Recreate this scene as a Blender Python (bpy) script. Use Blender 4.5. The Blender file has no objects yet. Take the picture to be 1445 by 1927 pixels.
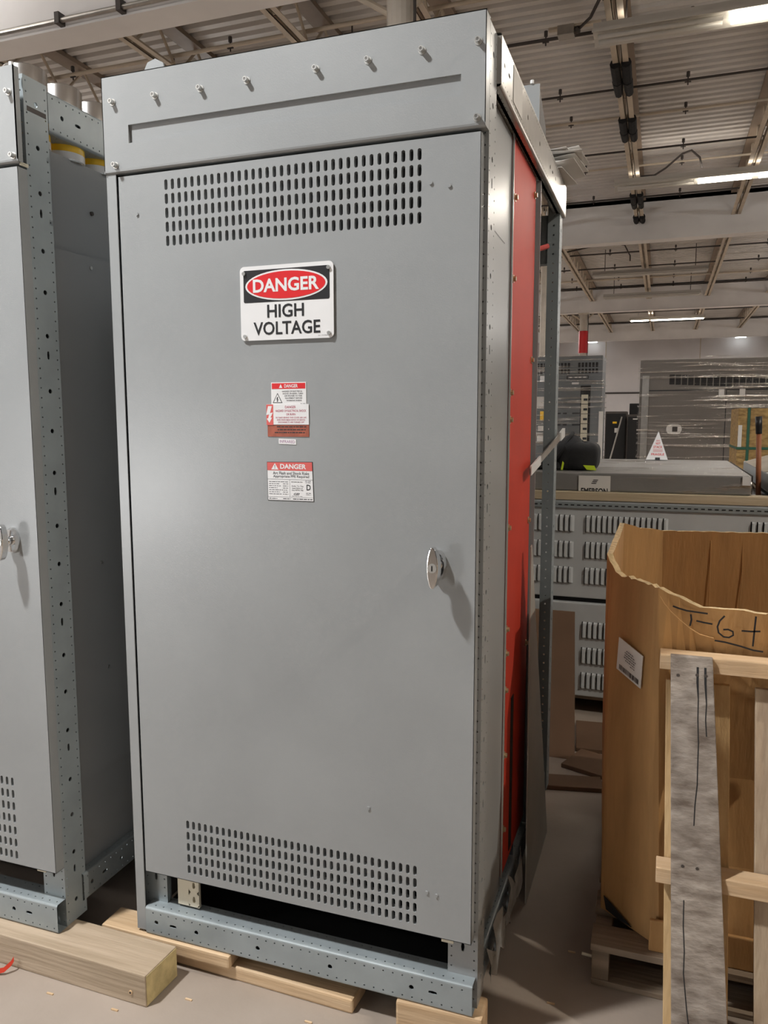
import bpy, bmesh, math, random
from mathutils import Vector, Matrix
random.seed(7)
S = bpy.context.scene
COL = S.collection
PI = math.pi

# ------------------------------------------------------------------ camera
YAW, PITCH, ROLL, FPX = -0.34266138, -0.11826136, -0.0014249, 1464.343
cy, sy = math.cos(YAW), math.sin(YAW)
fwd = Vector((sy*math.cos(PITCH), cy*math.cos(PITCH), math.sin(PITCH)))
rgt = Vector((cy, -sy, 0)); upv = rgt.cross(fwd)
r2 = rgt*math.cos(ROLL) + upv*math.sin(ROLL); u2 = upv*math.cos(ROLL) - rgt*math.sin(ROLL)
cam = bpy.data.cameras.new('camera'); camo = bpy.data.objects.new('camera', cam); COL.objects.link(camo)
m = Matrix.Identity(4)
for i in range(3):
    m[i][0] = r2[i]; m[i][1] = u2[i]; m[i][2] = -fwd[i]
m[0][3], m[1][3], m[2][3] = 1.34897, -1.70304, 1.51733
camo.matrix_world = m
cam.sensor_fit = 'HORIZONTAL'; cam.sensor_width = 36; cam.lens = FPX/1445*36
cam.clip_start = .05; cam.clip_end = 200
S.camera = camo

# ------------------------------------------------------------------ world, lights, exposure
w = bpy.data.worlds.new('world'); S.world = w; w.use_nodes = True
w.node_tree.nodes['Background'].inputs[0].default_value = (1.0, .98, .96, 1)
w.node_tree.nodes['Background'].inputs[1].default_value = .07
S.view_settings.view_transform = 'Standard'; S.view_settings.look = 'None'
S.view_settings.exposure = 0.0; S.view_settings.gamma = 1; S.view_settings.use_curve_mapping = False
S.cycles.use_denoising = True
S.cycles.max_bounces = 5; S.cycles.diffuse_bounces = 4; S.cycles.glossy_bounces = 3; S.cycles.transparent_max_bounces = 6
S.cycles.use_adaptive_sampling = True; S.cycles.adaptive_threshold = .035
S.cycles.sample_clamp_indirect = 6

def area(name, loc, sx, sy_, power, color=(1, .95, .88), rot=(0, 0, 0)):
    l = bpy.data.lights.new(name, 'AREA'); l.shape = 'RECTANGLE'; l.size = sx; l.size_y = sy_
    l.energy = power; l.color = color
    o = bpy.data.objects.new(name, l); o.location = loc; o.rotation_euler = rot; COL.objects.link(o)
    return o
area('high_bay_lamp', (-1.0, -1.45, 4.6), .22, .22, 262, (1, 1, 1))
# low area light added behind the camera for the broad highlight on the door
area('highlight_area_light', (-4.0, -5.3, .78), 1.1, 1.1, 80, (1, 1, 1), (math.radians(90), 0, math.radians(-34)))
area('high_bay_lamp_right', (4.5, -.4, 4.55), .07, .07, 150, (1, .93, .82))
# unseen ceiling strips of the hall, plus up-facing lights added to brighten the deck
for lx, ly, pd, pu in ((-5.6, -5.4, 70, 110), (5.2, -7.5, 0, 110), (7.5, 1.5, 0, 130), (6.5, 8.5, 30, 210), (7.0, 15.5, 170, 210), (7.5, 23.0, 300, 230),
                       (-5.0, 9.0, 80, 230), (-5.5, 16.0, 170, 210), (-6.5, 24.0, 300, 230), (-6.0, 2.2, 50, 175)):
    if pd: area('fluorescent_lamp', (lx, ly, 4.5), 2.4, .25, pd, (1, .965, .93))
    area('deck_fill_light', (lx, ly, 4.3), 2.4, .25, pu*1.42, (1, .985, .965), (PI, 0, 0))

# ------------------------------------------------------------------ materials
MATS = {}
def mat(name, col, rough=.5, metal=0., var=.06, vscale=6., bump=0., bscale=40., stretch=(1, 1, 1), col2=None, spec=.5, detail=4., wave=None):
    if name in MATS: return MATS[name]
    mt = bpy.data.materials.new(name); mt.use_nodes = True; nt = mt.node_tree; N = nt.nodes; L = nt.links
    b = N['Principled BSDF']
    b.inputs['Roughness'].default_value = rough; b.inputs['Metallic'].default_value = metal
    b.inputs['Specular IOR Level'].default_value = spec
    tc = N.new('ShaderNodeTexCoord'); mp = N.new('ShaderNodeMapping'); mp.inputs['Scale'].default_value = stretch
    L.new(tc.outputs['Object'], mp.inputs['Vector'])
    nz = N.new('ShaderNodeTexNoise'); nz.inputs['Scale'].default_value = vscale; nz.inputs['Detail'].default_value = detail
    L.new(mp.outputs[0], nz.inputs['Vector'])
    cr = N.new('ShaderNodeValToRGB')
    c = Vector(col[:3]); c2 = Vector(col2) if col2 else None
    lo = c*(1-var*2) if c2 is None else c2; hi = c*(1+var*2) if c2 is None else c
    cr.color_ramp.elements[0].position = .3; cr.color_ramp.elements[1].position = .7
    cr.color_ramp.elements[0].color = (*lo, 1); cr.color_ramp.elements[1].color = (*[min(1, x) for x in hi], 1)
    L.new(nz.outputs[0], cr.inputs[0]); L.new(cr.outputs[0], b.inputs['Base Color'])
    if bump:
        n2 = N.new('ShaderNodeTexNoise'); n2.inputs['Scale'].default_value = bscale; n2.inputs['Detail'].default_value = 3
        L.new(mp.outputs[0], n2.inputs['Vector'])
        bp = N.new('ShaderNodeBump'); bp.inputs['Strength'].default_value = bump; bp.inputs['Distance'].default_value = .01
        L.new(n2.outputs[0], bp.inputs['Height']); L.new(bp.outputs[0], b.inputs['Normal'])
    MATS[name] = mt
    return mt
def flat(name, col, rough=.5, metal=0.): return mat(name, col, rough, metal, var=.015)
def emit(name, col, strength):
    mt = bpy.data.materials.new(name); mt.use_nodes = True
    b = mt.node_tree.nodes['Principled BSDF']; b.inputs['Base Color'].default_value = (.8, .8, .8, 1)
    b.inputs['Emission Color'].default_value = (*col, 1); b.inputs['Emission Strength'].default_value = strength
    return mt
def wood(name, c1, c2, axis, rough=.65, sc=1.):
    st = [38*sc]*3; st['xyz'.index(axis)] = 2.2*sc
    return mat(name, c1, rough, col2=c2, vscale=1.0, stretch=tuple(st), bump=.25, bscale=2.2, detail=5)
def wrap_mat(name, scale, dens, tint=(.9, .88, .84)):
    mt = bpy.data.materials.new(name); mt.use_nodes = True; nt = mt.node_tree; N = nt.nodes; L = nt.links
    N.remove(N['Principled BSDF']); out = N['Material Output']
    tr = N.new('ShaderNodeBsdfTransparent'); gl = N.new('ShaderNodeBsdfGlossy')
    gl.inputs['Color'].default_value = (*tint, 1); gl.inputs['Roughness'].default_value = .10
    tc = N.new('ShaderNodeTexCoord'); mp = N.new('ShaderNodeMapping'); mp.inputs['Scale'].default_value = scale
    L.new(tc.outputs['Object'], mp.inputs['Vector'])
    nz = N.new('ShaderNodeTexNoise'); nz.inputs['Scale'].default_value = 1; nz.inputs['Detail'].default_value = 4; nz.inputs['Distortion'].default_value = .4
    L.new(mp.outputs[0], nz.inputs['Vector'])
    bp = N.new('ShaderNodeBump'); bp.inputs['Strength'].default_value = 1.; bp.inputs['Distance'].default_value = .05
    L.new(nz.outputs[0], bp.inputs['Height']); L.new(bp.outputs[0], gl.inputs['Normal'])
    cr = N.new('ShaderNodeValToRGB'); cr.color_ramp.elements[0].position = .54; cr.color_ramp.elements[1].position = .70
    cr.color_ramp.elements[0].color = (.02, .02, .02, 1); cr.color_ramp.elements[1].color = (dens, dens, dens, 1)
    L.new(nz.outputs[0], cr.inputs[0])
    mx = N.new('ShaderNodeMixShader'); L.new(cr.outputs[0], mx.inputs[0]); L.new(tr.outputs[0], mx.inputs[1]); L.new(gl.outputs[0], mx.inputs[2])
    L.new(mx.outputs[0], out.inputs['Surface'])
    return mt

M_GREY = mat('grey_paint', (.285, .297, .30), .30, var=.03, vscale=3, bump=.03, bscale=300)
M_DGREY = mat('shade_grey', (.15, .16, .16), .5, var=.04)  # darker copy of the cabinet grey, shade put into the colour
M_CHAN = mat('blue_grey_steel', (.305, .345, .36), .38, .25, var=.05, vscale=8)
M_RAIL = mat('galvanized_steel', (.42, .40, .37), .28, .75, var=.06, vscale=14)
M_DARK = flat('dark_interior', (.012, .012, .013), .8)
M_LINER = flat('inner_liner', (.20, .20, .20), .6)
M_RED = mat('red_insulating_board', (.50, .048, .026), .5, var=.06, vscale=3, spec=.14)
M_CHROME = flat('chrome', (.82, .82, .82), .12, 1.)
M_CAN = flat('can_metal', (.74, .73, .71), .2, 1.)
M_SCREW = flat('zinc_screw', (.62, .62, .60), .3, .8)
M_BRASS = flat('brass_bolt', (.55, .45, .28), .35, .8)
M_WHITE = flat('white_sign', (.72, .72, .72), .35)
M_PAPER = mat('paper', (.68, .66, .63), .7, var=.03)
M_SIGNRED = flat('sign_red', (.62, .018, .022), .35)
M_PALERED = flat('faded_red', (.60, .10, .09), .45)
M_BROWNRED = mat('brown_red_sticker', (.30, .075, .04), .45, var=.12, vscale=60)
M_BLACK = flat('black_print', (.012, .012, .014), .4)
M_CREAM = flat('cream_plastic', (.62, .58, .46), .4)
M_YELLOW = flat('yellow_paint', (.85, .52, .02), .4)
M_FLOOR = mat('concrete_floor', (.345, .29, .245), .55, col2=(.25, .205, .165), vscale=1.6, bump=.12, bscale=30, detail=9)
M_DECK = mat('deck_paint', (.63, .60, .57), .6, var=.05, vscale=1.5)
M_GIRD = mat('girder_paint', (.84, .82, .81), .55, var=.04, vscale=1.2)
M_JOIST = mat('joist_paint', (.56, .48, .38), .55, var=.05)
M_JTOP = mat('joist_top_brown', (.26, .20, .15), .6, var=.05)  # top chord browner and darker than the other joist members
M_JDARK = mat('dark_steel', (.06, .05, .045), .6)
M_WALL = mat('white_block_wall', (.76, .73, .73), .7, var=.04, vscale=.7)
M_COLM = mat('column_paint', (.58, .53, .46), .5, var=.06, vscale=5)
M_TUBE = emit('lit_tube', (1, .93, .80), 14)
M_TUBE2 = emit('wall_pack_lens', (.95, 1, 1), 10)
M_FIX = flat('fixture_enamel', (.60, .57, .52), .4)
M_CARD = mat('cardboard', (.42, .235, .088), .75, var=.06, vscale=4, bump=.15, bscale=14, stretch=(6, 6, 1))
M_CARDIN = mat('cardboard_raw_edge', (.56, .42, .23), .85, var=.12, vscale=60, bump=.6, bscale=90)
M_CARDD = mat('shade_darkened_cardboard', (.115, .062, .032), .8, var=.05)  # brown darkened so the colour carries the shade of the aisle
M_PINE = wood('pine_x', (.60, .44, .28), (.49, .33, .185), 'x')
M_PINEZ = wood('pine_z', (.60, .42, .22), (.46, .30, .14), 'z')
M_TIMB = wood('weathered_timber_x', (.44, .345, .25), (.32, .245, .165), 'x')
M_ENDG = mat('end_grain', (.52, .42, .21), .8, var=.1, vscale=30, bump=.3, bscale=60)
M_GREYW = mat('weathered_grey_board', (.33, .29, .25), .8, col2=(.12, .092, .072), vscale=1.0, stretch=(16, 16, 34), bump=.4, bscale=2.0, detail=10)
M_GREYWX = wood('weathered_board_x', (.27, .205, .145), (.15, .11, .075), 'x')
M_LOUV = mat('louver_grey', (.48, .50, .51), .45, var=.03)
M_EQ = mat('equipment_grey', (.20, .195, .19), .5, var=.04)
M_FARG = mat('far_grey_panel', (.13, .14, .145), .45, var=.05, vscale=2)
M_OLIV = mat('far_brown_grey_panel', (.145, .13, .115), .45, var=.05, vscale=2)
M_BAG = mat('black_fabric', (.010, .010, .011), .85, bump=.4, bscale=25)
M_LIME = flat('lime_tag', (.60, .78, .03), .5)
M_OSB = mat('osb_board', (.46, .30, .11), .75, col2=(.22, .13, .045), vscale=22, stretch=(1, 1, 2.2), detail=2)
M_BROOM = flat('orange_brown_wood', (.34, .12, .05), .5)
M_GREEN = flat('green_strap', (.02, .10, .06), .5)
M_WRAPX = wrap_mat('stretch_wrap_band', (.9, .9, 30), .75)
M_WRAPZ = wrap_mat('stretch_wrap_top', (3, 7, 14), .45, (.95, .9, .82))

# ------------------------------------------------------------------ mesh helpers
class MB:
    def __init__(s): s.v = []; s.f = []; s.m = []
    def add(s, vs, fs, mi=0):
        o = len(s.v); s.v += [tuple(p) for p in vs]
        for f in fs: s.f.append(tuple(i+o for i in f)); s.m.append(mi)
        return s
    def box(s, x0, x1, y0, y1, z0, z1, mi=0):
        if x0 > x1: x0, x1 = x1, x0
        if y0 > y1: y0, y1 = y1, y0
        if z0 > z1: z0, z1 = z1, z0
        return s.add([(x0,y0,z0),(x1,y0,z0),(x1,y1,z0),(x0,y1,z0),(x0,y0,z1),(x1,y0,z1),(x1,y1,z1),(x0,y1,z1)],
                     [(3,2,1,0),(4,5,6,7),(0,1,5,4),(1,2,6,5),(2,3,7,6),(3,0,4,7)], mi)
    def hexa(s, b, t, mi=0):     # 4 bottom points counter-clockwise from above, 4 top points
        return s.add(list(b)+list(t), [(3,2,1,0),(4,5,6,7),(0,1,5,4),(1,2,6,5),(2,3,7,6),(3,0,4,7)], mi)
    def cyl(s, p0, p1, r, n=10, r1=None, mi=0, caps=True):
        p0 = Vector(p0); p1 = Vector(p1); r1 = r if r1 is None else r1
        d = (p1-p0).normalized(); a = d.orthogonal().normalized(); b = d.cross(a)
        vs = []
        for p, q in ((p0, r), (p1, r1)):
            for i in range(n):
                t = 2*PI*i/n; vs.append(p + a*math.cos(t)*q + b*math.sin(t)*q)
        fs = [(i, (i+1) % n, n+(i+1) % n, n+i) for i in range(n)]
        if caps: fs += [tuple(range(n-1, -1, -1)), tuple(range(n, 2*n))]
        return s.add(vs, fs, mi)
    def tube(s, pts, r, n=6, mi=0):
        pts = [Vector(p) for p in pts]; vs = []; fs = []
        for k, p in enumerate(pts):
            d = (pts[min(k+1, len(pts)-1)] - pts[max(k-1, 0)]).normalized()
            a = d.cross(Vector((.13, .31, .94))).normalized(); b = d.cross(a)
            for i in range(n): t = 2*PI*i/n; vs.append(p + a*math.cos(t)*r + b*math.sin(t)*r)
        for k in range(len(pts)-1):
            for i in range(n): fs.append((k*n+i, k*n+(i+1) % n, (k+1)*n+(i+1) % n, (k+1)*n+i))
        fs += [tuple(range(n-1, -1, -1)), tuple((len(pts)-1)*n+i for i in range(n))]
        return s.add(vs, fs, mi)
    def prism(s, poly, y0, y1, mi=0):       # polygon in x,z extruded along y; counter-clockwise seen from -y
        n = len(poly)
        vs = [(x, y0, z) for x, z in poly] + [(x, y1, z) for x, z in poly]
        fs = [tuple(range(n)), tuple(range(2*n-1, n-1, -1))] + [(i, n+i, n+(i+1) % n, (i+1) % n) for i in range(n)]
        return s.add(vs, fs, mi)
    def cell(s, O, U, V, D, u0, u1, v0, v1, hole=None, n=8, mi=0):
        """one rectangle of sheet metal, with an optional real hole (half length along U, half along V) whose wall runs back along D"""
        def pt(u, v): return O + U*u + V*v
        if hole is None: return s.add([pt(u0,v0), pt(u1,v0), pt(u1,v1), pt(u0,v1)], [(0,1,2,3)], mi)
        hu, hv = hole; cu = (u0+u1)/2; cv = (v0+v1)/2; a = (u1-u0)/2; b = (v1-v0)/2; r = min(hu, hv)
        vs = []
        for i in range(n):
            t = 2*PI*i/n; c, q = math.cos(t), math.sin(t); mm = max(abs(c), abs(q))
            vs.append(pt(cu+a*c/mm, cv+b*q/mm))
        H = []
        for i in range(n):
            t = 2*PI*i/n; c, q = math.cos(t), math.sin(t)
            H.append((cu + c*r + (hu-r)*(1 if c > 1e-6 else -1 if c < -1e-6 else 0), cv + q*r + (hv-r)*(1 if q > 1e-6 else -1 if q < -1e-6 else 0)))
        vs += [pt(*h) for h in H] + [pt(*h)+D for h in H]
        fs = []
        for i in range(n):
            j = (i+1) % n
            fs += [(i, j, n+j, n+i), (n+i, n+j, 2*n+j, 2*n+i)]
        return s.add(vs, fs, mi)
    def strip(s, O, U, V, D, L, Wd, pitch=.0254, r=.0023, big=(), edge=.018, mi=0, phase=.0):
        """perforated strip: two rows of small holes along the edges, larger holes down the middle. big: (pos, half_u, half_v)"""
        O = Vector(O); U = Vector(U); V = Vector(V); D = Vector(D)
        k = int(L//pitch); m0 = (L-k*pitch)/2
        for v0 in (0, Wd-edge):
            s.cell(O, U, V, D, 0, m0, v0, v0+edge, mi=mi); s.cell(O, U, V, D, L-m0, L, v0, v0+edge, mi=mi)
            for i in range(k): s.cell(O, U, V, D, m0+i*pitch, m0+(i+1)*pitch, v0, v0+edge, (r, r), 8, mi)
        u = 0
        for p, hu, hv in sorted(big):
            a = hu+.006
            if p-a < u or p+a > L: continue
            s.cell(O, U, V, D, u, p-a, edge, Wd-edge, mi=mi); s.cell(O, U, V, D, p-a, p+a, edge, Wd-edge, (hu, hv), 8, mi); u = p+a
        s.cell(O, U, V, D, u, L, edge, Wd-edge, mi=mi)
        return s
    def text(s, txt, x0, x1, z0, z1, y, bold=0., shear=0., tilt=0., mi=0, U=None, V=None, O=None):
        vs, fs = text_geo(txt, bold, shear)
        ax = min(v[0] for v in vs); bx = max(v[0] for v in vs); az = min(v[1] for v in vs); bz = max(v[1] for v in vs)
        out = []
        for a, b in vs:
            X = x0+(a-ax)/(bx-ax)*(x1-x0); Z = z0+(b-az)/max(bz-az, 1e-6)*(z1-z0) + tilt*(X-(x0+x1)/2)
            out.append((X, y, Z) if O is None else tuple(O+U*X+V*Z))
        return s.add(out, fs, mi)
    def ribbon(s, pts, wd, y, mi=0):        # flat brush stroke in a plane of constant y (print)
        P = [Vector((a, b)) for a, b in pts]; vs = []
        for k, p in enumerate(P):
            d = P[min(k+1, len(P)-1)]-P[max(k-1, 0)]; d.normalize(); nn = Vector((-d.y, d.x))*wd/2
            vs += [(p.x+nn.x, y, p.y+nn.y), (p.x-nn.x, y, p.y-nn.y)]
        return s.add(vs, [(2*k, 2*k+1, 2*k+3, 2*k+2) for k in range(len(P)-1)], mi)
    def build(s, name, mats, parent=None, smooth=False, bevel=0., loc=None):
        me = bpy.data.meshes.new(name)
        base = wloc(parent) if parent else (Vector(loc) if loc is not None else Vector((0, 0, 0)))
        me.from_pydata([tuple(Vector(v)-base) for v in s.v], [], s.f)
        if not isinstance(mats, (list, tuple)): mats = [mats]
        for a in mats: me.materials.append(a)
        me.polygons.foreach_set('material_index', s.m)
        if smooth: me.polygons.foreach_set('use_smooth', [True]*len(s.f))
        if bevel:
            bm = bmesh.new(); bm.from_mesh(me)
            bmesh.ops.bevel(bm, geom=bm.edges[:], offset=bevel, segments=2, profile=.6, affect='EDGES', clamp_overlap=True)
            bm.to_mesh(me); bm.free()
        me.update()
        o = bpy.data.objects.new(name, me); COL.objects.link(o)
        if parent: o.parent = parent
        elif loc is not None: o.location = loc
        return o
def wloc(o):
    v = Vector((0, 0, 0))
    while o: v = v + o.location; o = o.parent
    return v
TXT = {}
def text_geo(t, bold, shear):
    k = (t, bold, shear)
    if k not in TXT:
        c = bpy.data.curves.new('txt', 'FONT'); c.body = t; c.offset = bold; c.shear = shear; c.resolution_u = 3
        o = bpy.data.objects.new('txt', c); me = o.to_mesh()
        TXT[k] = ([(v.co.x, v.co.y) for v in me.vertices], [tuple(p.vertices) for p in me.polygons])
        o.to_mesh_clear(); bpy.data.objects.remove(o); bpy.data.curves.remove(c)
    return TXT[k]
def thing(name, label, cat, loc=(0, 0, 0), group=None):
    o = bpy.data.objects.new(name, None); o.empty_display_size = .1; o.location = loc; COL.objects.link(o)
    return tag(o, label, cat, group)
def tag(o, label, cat, group=None):
    o['label'] = label; o['category'] = cat
    if group: o['group'] = group
    return o
def struct(o, label=None):
    o['kind'] = 'structure'
    if label: o['label'] = label
    return o
def inst(src, parent, at, name=None):       # a further copy of a part, sharing its mesh; 'at' = world offset from the first one
    c = src.copy(); COL.objects.link(c); c.parent = parent
    c.location = Vector(src.location) + Vector(at)
    return c
V3 = Vector
X, Y, Z = V3((1, 0, 0)), V3((0, 1, 0)), V3((0, 0, 1))  # coordinates below were mostly unprojected from image pixels, then hardcoded

# ================================================================== THE SETTING
f = MB().box(-14, 12, -10, 34, -.1, 0).build('floor', M_FLOOR); struct(f, 'tan concrete warehouse floor')
# corrugated roof deck: trapezoid ribs running along x
mb = MB(); p = .148; y = -9.0; pts = []
while y < 33:
    pts += [(y, 5.10), (y+p*.46, 5.10), (y+p*.56, 5.150), (y+p*.90, 5.150)]; y += p
vs = []
for a, b in pts: vs += [(-14, a, b), (12, a, b)]
mb.add(vs, [(2*i, 2*i+1, 2*i+3, 2*i+2) for i in range(len(pts)-1)])
struct(mb.build('ceiling', M_DECK), 'corrugated metal roof deck painted tan')
wb = MB().box(-14, 12, 32, 32.2, 0, 5.13).build('wall_back', M_WALL); struct(wb, 'white far end wall of the warehouse')
for xx in (-4.6, -1.0, 2.6, 6.2): MB().box(xx, xx+.03, 31.985, 32, 0, 4.7).build('wall_joint', M_JOIST, wb)
MB().box(-14, 12, 31.97, 32, 2.55, 2.62).build('wall_rail', M_JDARK, wb)
struct(MB().box(-14.2, -14, -10, 34, 0, 5.13).build('wall_left', M_WALL), 'white side wall')
# girders along x
for gy in (3.35, 12.15, 20.8, 29.0):
    g = MB()
    g.box(-14, 12, gy, gy+.03, 4.45, 5.09); g.box(-14, 12, gy-.0, gy+.26, 4.43, 4.452); g.box(-14, 12, gy, gy+.26, 5.03, 5.09)
    o = g.build('roof_girder', M_GIRD); struct(o, 'white painted steel girder crossing under the roof deck')
# joists along y
JX = (-5.8, -4.4, -3.05, -1.7, -.6, .86, 2.3, 3.75, 5.2)
bays = ((3.6, 12.15), (12.4, 20.8), (21.05, 29.0))
for x in JX:
    for bi, (ya, yb) in enumerate(bays):
        if bi == 0 and x < -3.2 and x < -4.5: continue
        j = bpy.data.objects.new('roof_joist', None); j.location = (x, ya, 4.75); COL.objects.link(j)
        struct(j, 'open web steel roof joist')
        dx = -.012*(ya+yb)/2*0
        for sgn in (-1, 1):
            MB().box(x+sgn*.014, x+sgn*.070, ya, yb, 4.72, 4.726).box(x+sgn*.014, x+sgn*.020, ya, yb, 4.72, 4.775).build('bottom_chord', M_JOIST, j)
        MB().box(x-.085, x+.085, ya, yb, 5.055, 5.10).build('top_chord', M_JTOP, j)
        wbm = MB(); n = int((yb-ya)/.62); st = (yb-ya)/n
        for k in range(n):
            y0 = ya+k*st; wbm.cyl((x, y0, 4.73), (x, y0+st/2, 5.07), .014, 5, caps=False).cyl((x, y0+st/2, 5.07), (x, y0+st, 4.73), .014, 5, caps=False)
        wbm.build('web', M_JOIST, j)
        if bi == 0 and abs(x-.86) < .01:
            for (a, b) in ((6.05, 6.75), (7.45, 8.1), (10.45, 11.15), (11.75, 12.1)):
                for sg in (-1, 1): MB().cyl((x+sg*.05, a, 4.715), (x+sg*.045, (a+b)/2, 4.70), .045, 8).cyl((x+sg*.045, (a+b)/2, 4.70), (x+sg*.05, b, 4.715), .05, 8, r1=.038).build('black_wrap', M_BAG, j)
# columns
for cx_, cyy, red in ((-.43, 3.62, 0), (-.66, 12.3, 0), (-.84, 21.0, 1)):
    c = MB().cyl((cx_, cyy, 0), (cx_, cyy, 4.40), .09 if not red else .11, 16).box(cx_-.14, cx_+.14, cyy-.14, cyy+.14, 4.40, 4.432).build('column', M_COLM, smooth=False)
    struct(c, 'round steel roof column')
    if red: MB().cyl((cx_, cyy, 3.35), (cx_, cyy, 3.95), .135, 14).build('red_wrap', M_SIGNRED, c)
    MB().cyl((cx_, cyy, 4.2), (cx_-.75, cyy+.15, 4.72), .022, 6).build('brace', M_JOIST, c)
    MB().cyl((cx_, cyy, 4.2), (cx_+.55, cyy+.15, 4.72), .022, 6).build('brace', M_JOIST, c)
    MB().cyl((cx_+.12, cyy-.05, 1.5), (cx_+.12, cyy-.05, 4.4), .012, 6).build('conduit', M_JDARK, c)
# sprinkler pipes and conduits
PIPES = [(4.85, 4.86, .026, M_JOIST), (5.95, 4.97, .022, M_JDARK), (7.03, 4.87, .017, M_JDARK), (8.05, 4.95, .022, M_JOIST), (9.0, 4.87, .017, M_JDARK), (9.85, 4.93, .02, M_JOIST), (11.2, 4.87, .017, M_JDARK),
         (13.3, 4.86, .03, M_JDARK), (15.2, 4.86, .02, M_JDARK), (16.8, 4.86, .02, M_JDARK), (18.4, 4.88, .03, M_JOIST), (19.5, 4.86, .025, M_JDARK), (22.4, 4.86, .03, M_JDARK), (24.6, 4.86, .025, M_JDARK), (27.2, 4.86, .03, M_JDARK), (31.6, 4.7, .04, M_JDARK)]
for i, (yy, zz, r, mt) in enumerate(PIPES):
    o = MB().cyl((-12, yy, zz), (10, yy, zz), r*.72, 8).build('sprinkler_pipe', mt, smooth=True); struct(o, 'thin pipe hung under the roof deck')
    if yy < 20:
        for hx in (-4.2, -2.45, -.9, .2, 1.45, 3.1): MB().cyl((hx, yy, zz-.05), (hx, yy, zz+.08), .007, 6).cyl((hx, yy, zz+.03), (hx, yy, zz+.075), .018, 6).box(hx-.03, hx+.03, yy-.008, yy+.008, zz-.025, zz-.017).build('sprinkler_head', M_JDARK, o)
o = MB().cyl((-12, 3.31, 4.47), (10, 3.31, 4.47), .02, 8).build('girder_conduit', M_RAIL, smooth=True); struct(o, 'thin conduit clipped along the near girder')
for hx in (-3.8, -3.0, -2.45, -1.85, -1.3): MB().box(hx-.02, hx+.02, 3.28, 3.35, 4.44, 4.52).build('clip', M_JDARK, o)
def fixture(x0, x1, y, z, lit, label, pw=0):
    if pw: area('deck_fill_light', ((x0+x1)/2, y, z+.12), x1-x0-.4, .1, pw*.12, (1, .91, .80), (PI, 0, 0))  # up-facing light added above the fixture to brighten the deck
    t = thing('fluorescent_fixture', label, 'light', ((x0+x1)/2, y, z))
    MB().prism([(x0, z+.03), (x1, z+.03), (x1, z+.10), (x0, z+.10)], y-.06, y+.06).box(x0, x1, y-.15, y-.14, z-.005, z+.02).add([(x0, y-.15, z), (x1, y-.15, z), (x1, y-.06, z+.05), (x0, y-.06, z+.05), (x0, y+.15, z), (x1, y+.15, z), (x1, y+.06, z+.05), (x0, y+.06, z+.05)], [(0, 1, 2, 3), (7, 6, 5, 4)]).build('reflector', M_FIX, t)
    for a in (x0+.25, x1-.25): MB().cyl((a, y, z+.1), (a, y, 5.1), .008, 5).build('hanger', M_JDARK, t)
    for a, b, on in lit:
        for s_ in (-.05, .05): MB().cyl((a+.02, y+s_, z-.005), (b-.02, y+s_, z-.005), .019, 8).build('tube', M_TUBE if on else M_FIX, t, smooth=True)
        if on and pw: area('fluorescent_lamp', ((a+b)/2, y, z-.04), b-a, .2, pw, (1, .91, .80))
    return t
fixture(.70, 3.9, 5.15, 4.55, ((.72, 1.68, 0), (1.70, 3.88, 1)), 'overhead fluorescent fixture nearest the camera, its left tubes out', 34)
fixture(.62, 3.9, 9.45, 4.55, ((.64, 1.62, 0), (1.63, 2.30, 1), (2.34, 3.88, 1)), 'fluorescent fixture in front of the white girder, left tubes out', 40)
fixture(.25, 2.40, 23.9, 4.52, ((.27, .82, 1), (.86, 2.38, 1)), 'distant lit fluorescent strip hanging below the rear joists', 60)
fixture(-.2, 2.1, 16.0, 4.55, ((-.18, 2.08, 0),), 'unlit fluorescent fixture just past the white girder')
fixture(-.2, 2.1, 19.2, 4.55, ((-.18, 2.08, 0),), 'unlit fluorescent fixture second past the white girder')
fixture(-3.6, -1.2, 5.3, 4.7, ((-3.58, -1.22, 0),), 'unlit fluorescent fixture above the grey cabinets')
for hx, lab in ((-1.5, 'small bright wall light left of the red wrapped column'), (4.02, 'small bright wall light on the far wall at right')):
    t = thing('wall_light', lab, 'light', (hx, 31.9, 4.7))
    MB().box(hx-.3, hx+.3, 31.6, 32, 4.72, 4.95).build('housing', M_JDARK, t); MB().box(hx-.19, hx+.19, 31.55, 31.62, 4.62, 4.84).build('lens', M_TUBE2, t)
# loose cables under the deck
for lab, pts in (('black cable looping down from the deck near the top edge', [(.545, 5.565, 4.85), (.64, 5.48, 4.88), (.72, 5.40, 4.98), (.78, 5.30, 5.05), (.86, 5.24, 5.02), (.84, 5.26, 4.90), (.76, 5.32, 4.92), (.80, 5.22, 5.06)]),
                 ('black cable arching over to the second lit fixture', [(.93, 10.07, 4.85), (1.1, 10.05, 4.84), (1.25, 9.9, 4.88), (1.45, 9.7, 4.98), (1.56, 9.6, 4.98), (1.66, 9.5, 4.85), (1.69, 9.5, 4.72)]),
                 ('black cable drooping past the white girder by the rear post', [(-.59, 14.2, 4.735), (-.1, 14.3, 4.83), (.3, 14.6, 4.92), (.5, 14.8, 4.92), (.60, 15.0, 4.75), (.6, 15.05, 4.66)])):
    tag(MB().tube(pts, .014, 6).build('cable', M_JDARK, smooth=True), lab, 'cable')
jb = thing('junction_box', 'small grey junction box where the black cable ends on the deck', 'box', (.42, 5.58, 4.84))
MB().box(.36, .50, 5.52, 5.64, 4.80, 4.88).build('body', M_RAIL, jb, bevel=.005); MB().cyl((.50, 5.58, 4.84), (.54, 5.57, 4.845), .03, 8).build('connector', M_JDARK, jb)
MB().box(.28, .72, 5.55, 5.60, 4.865, 4.885).build('bracket', M_JOIST, jb)

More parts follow.
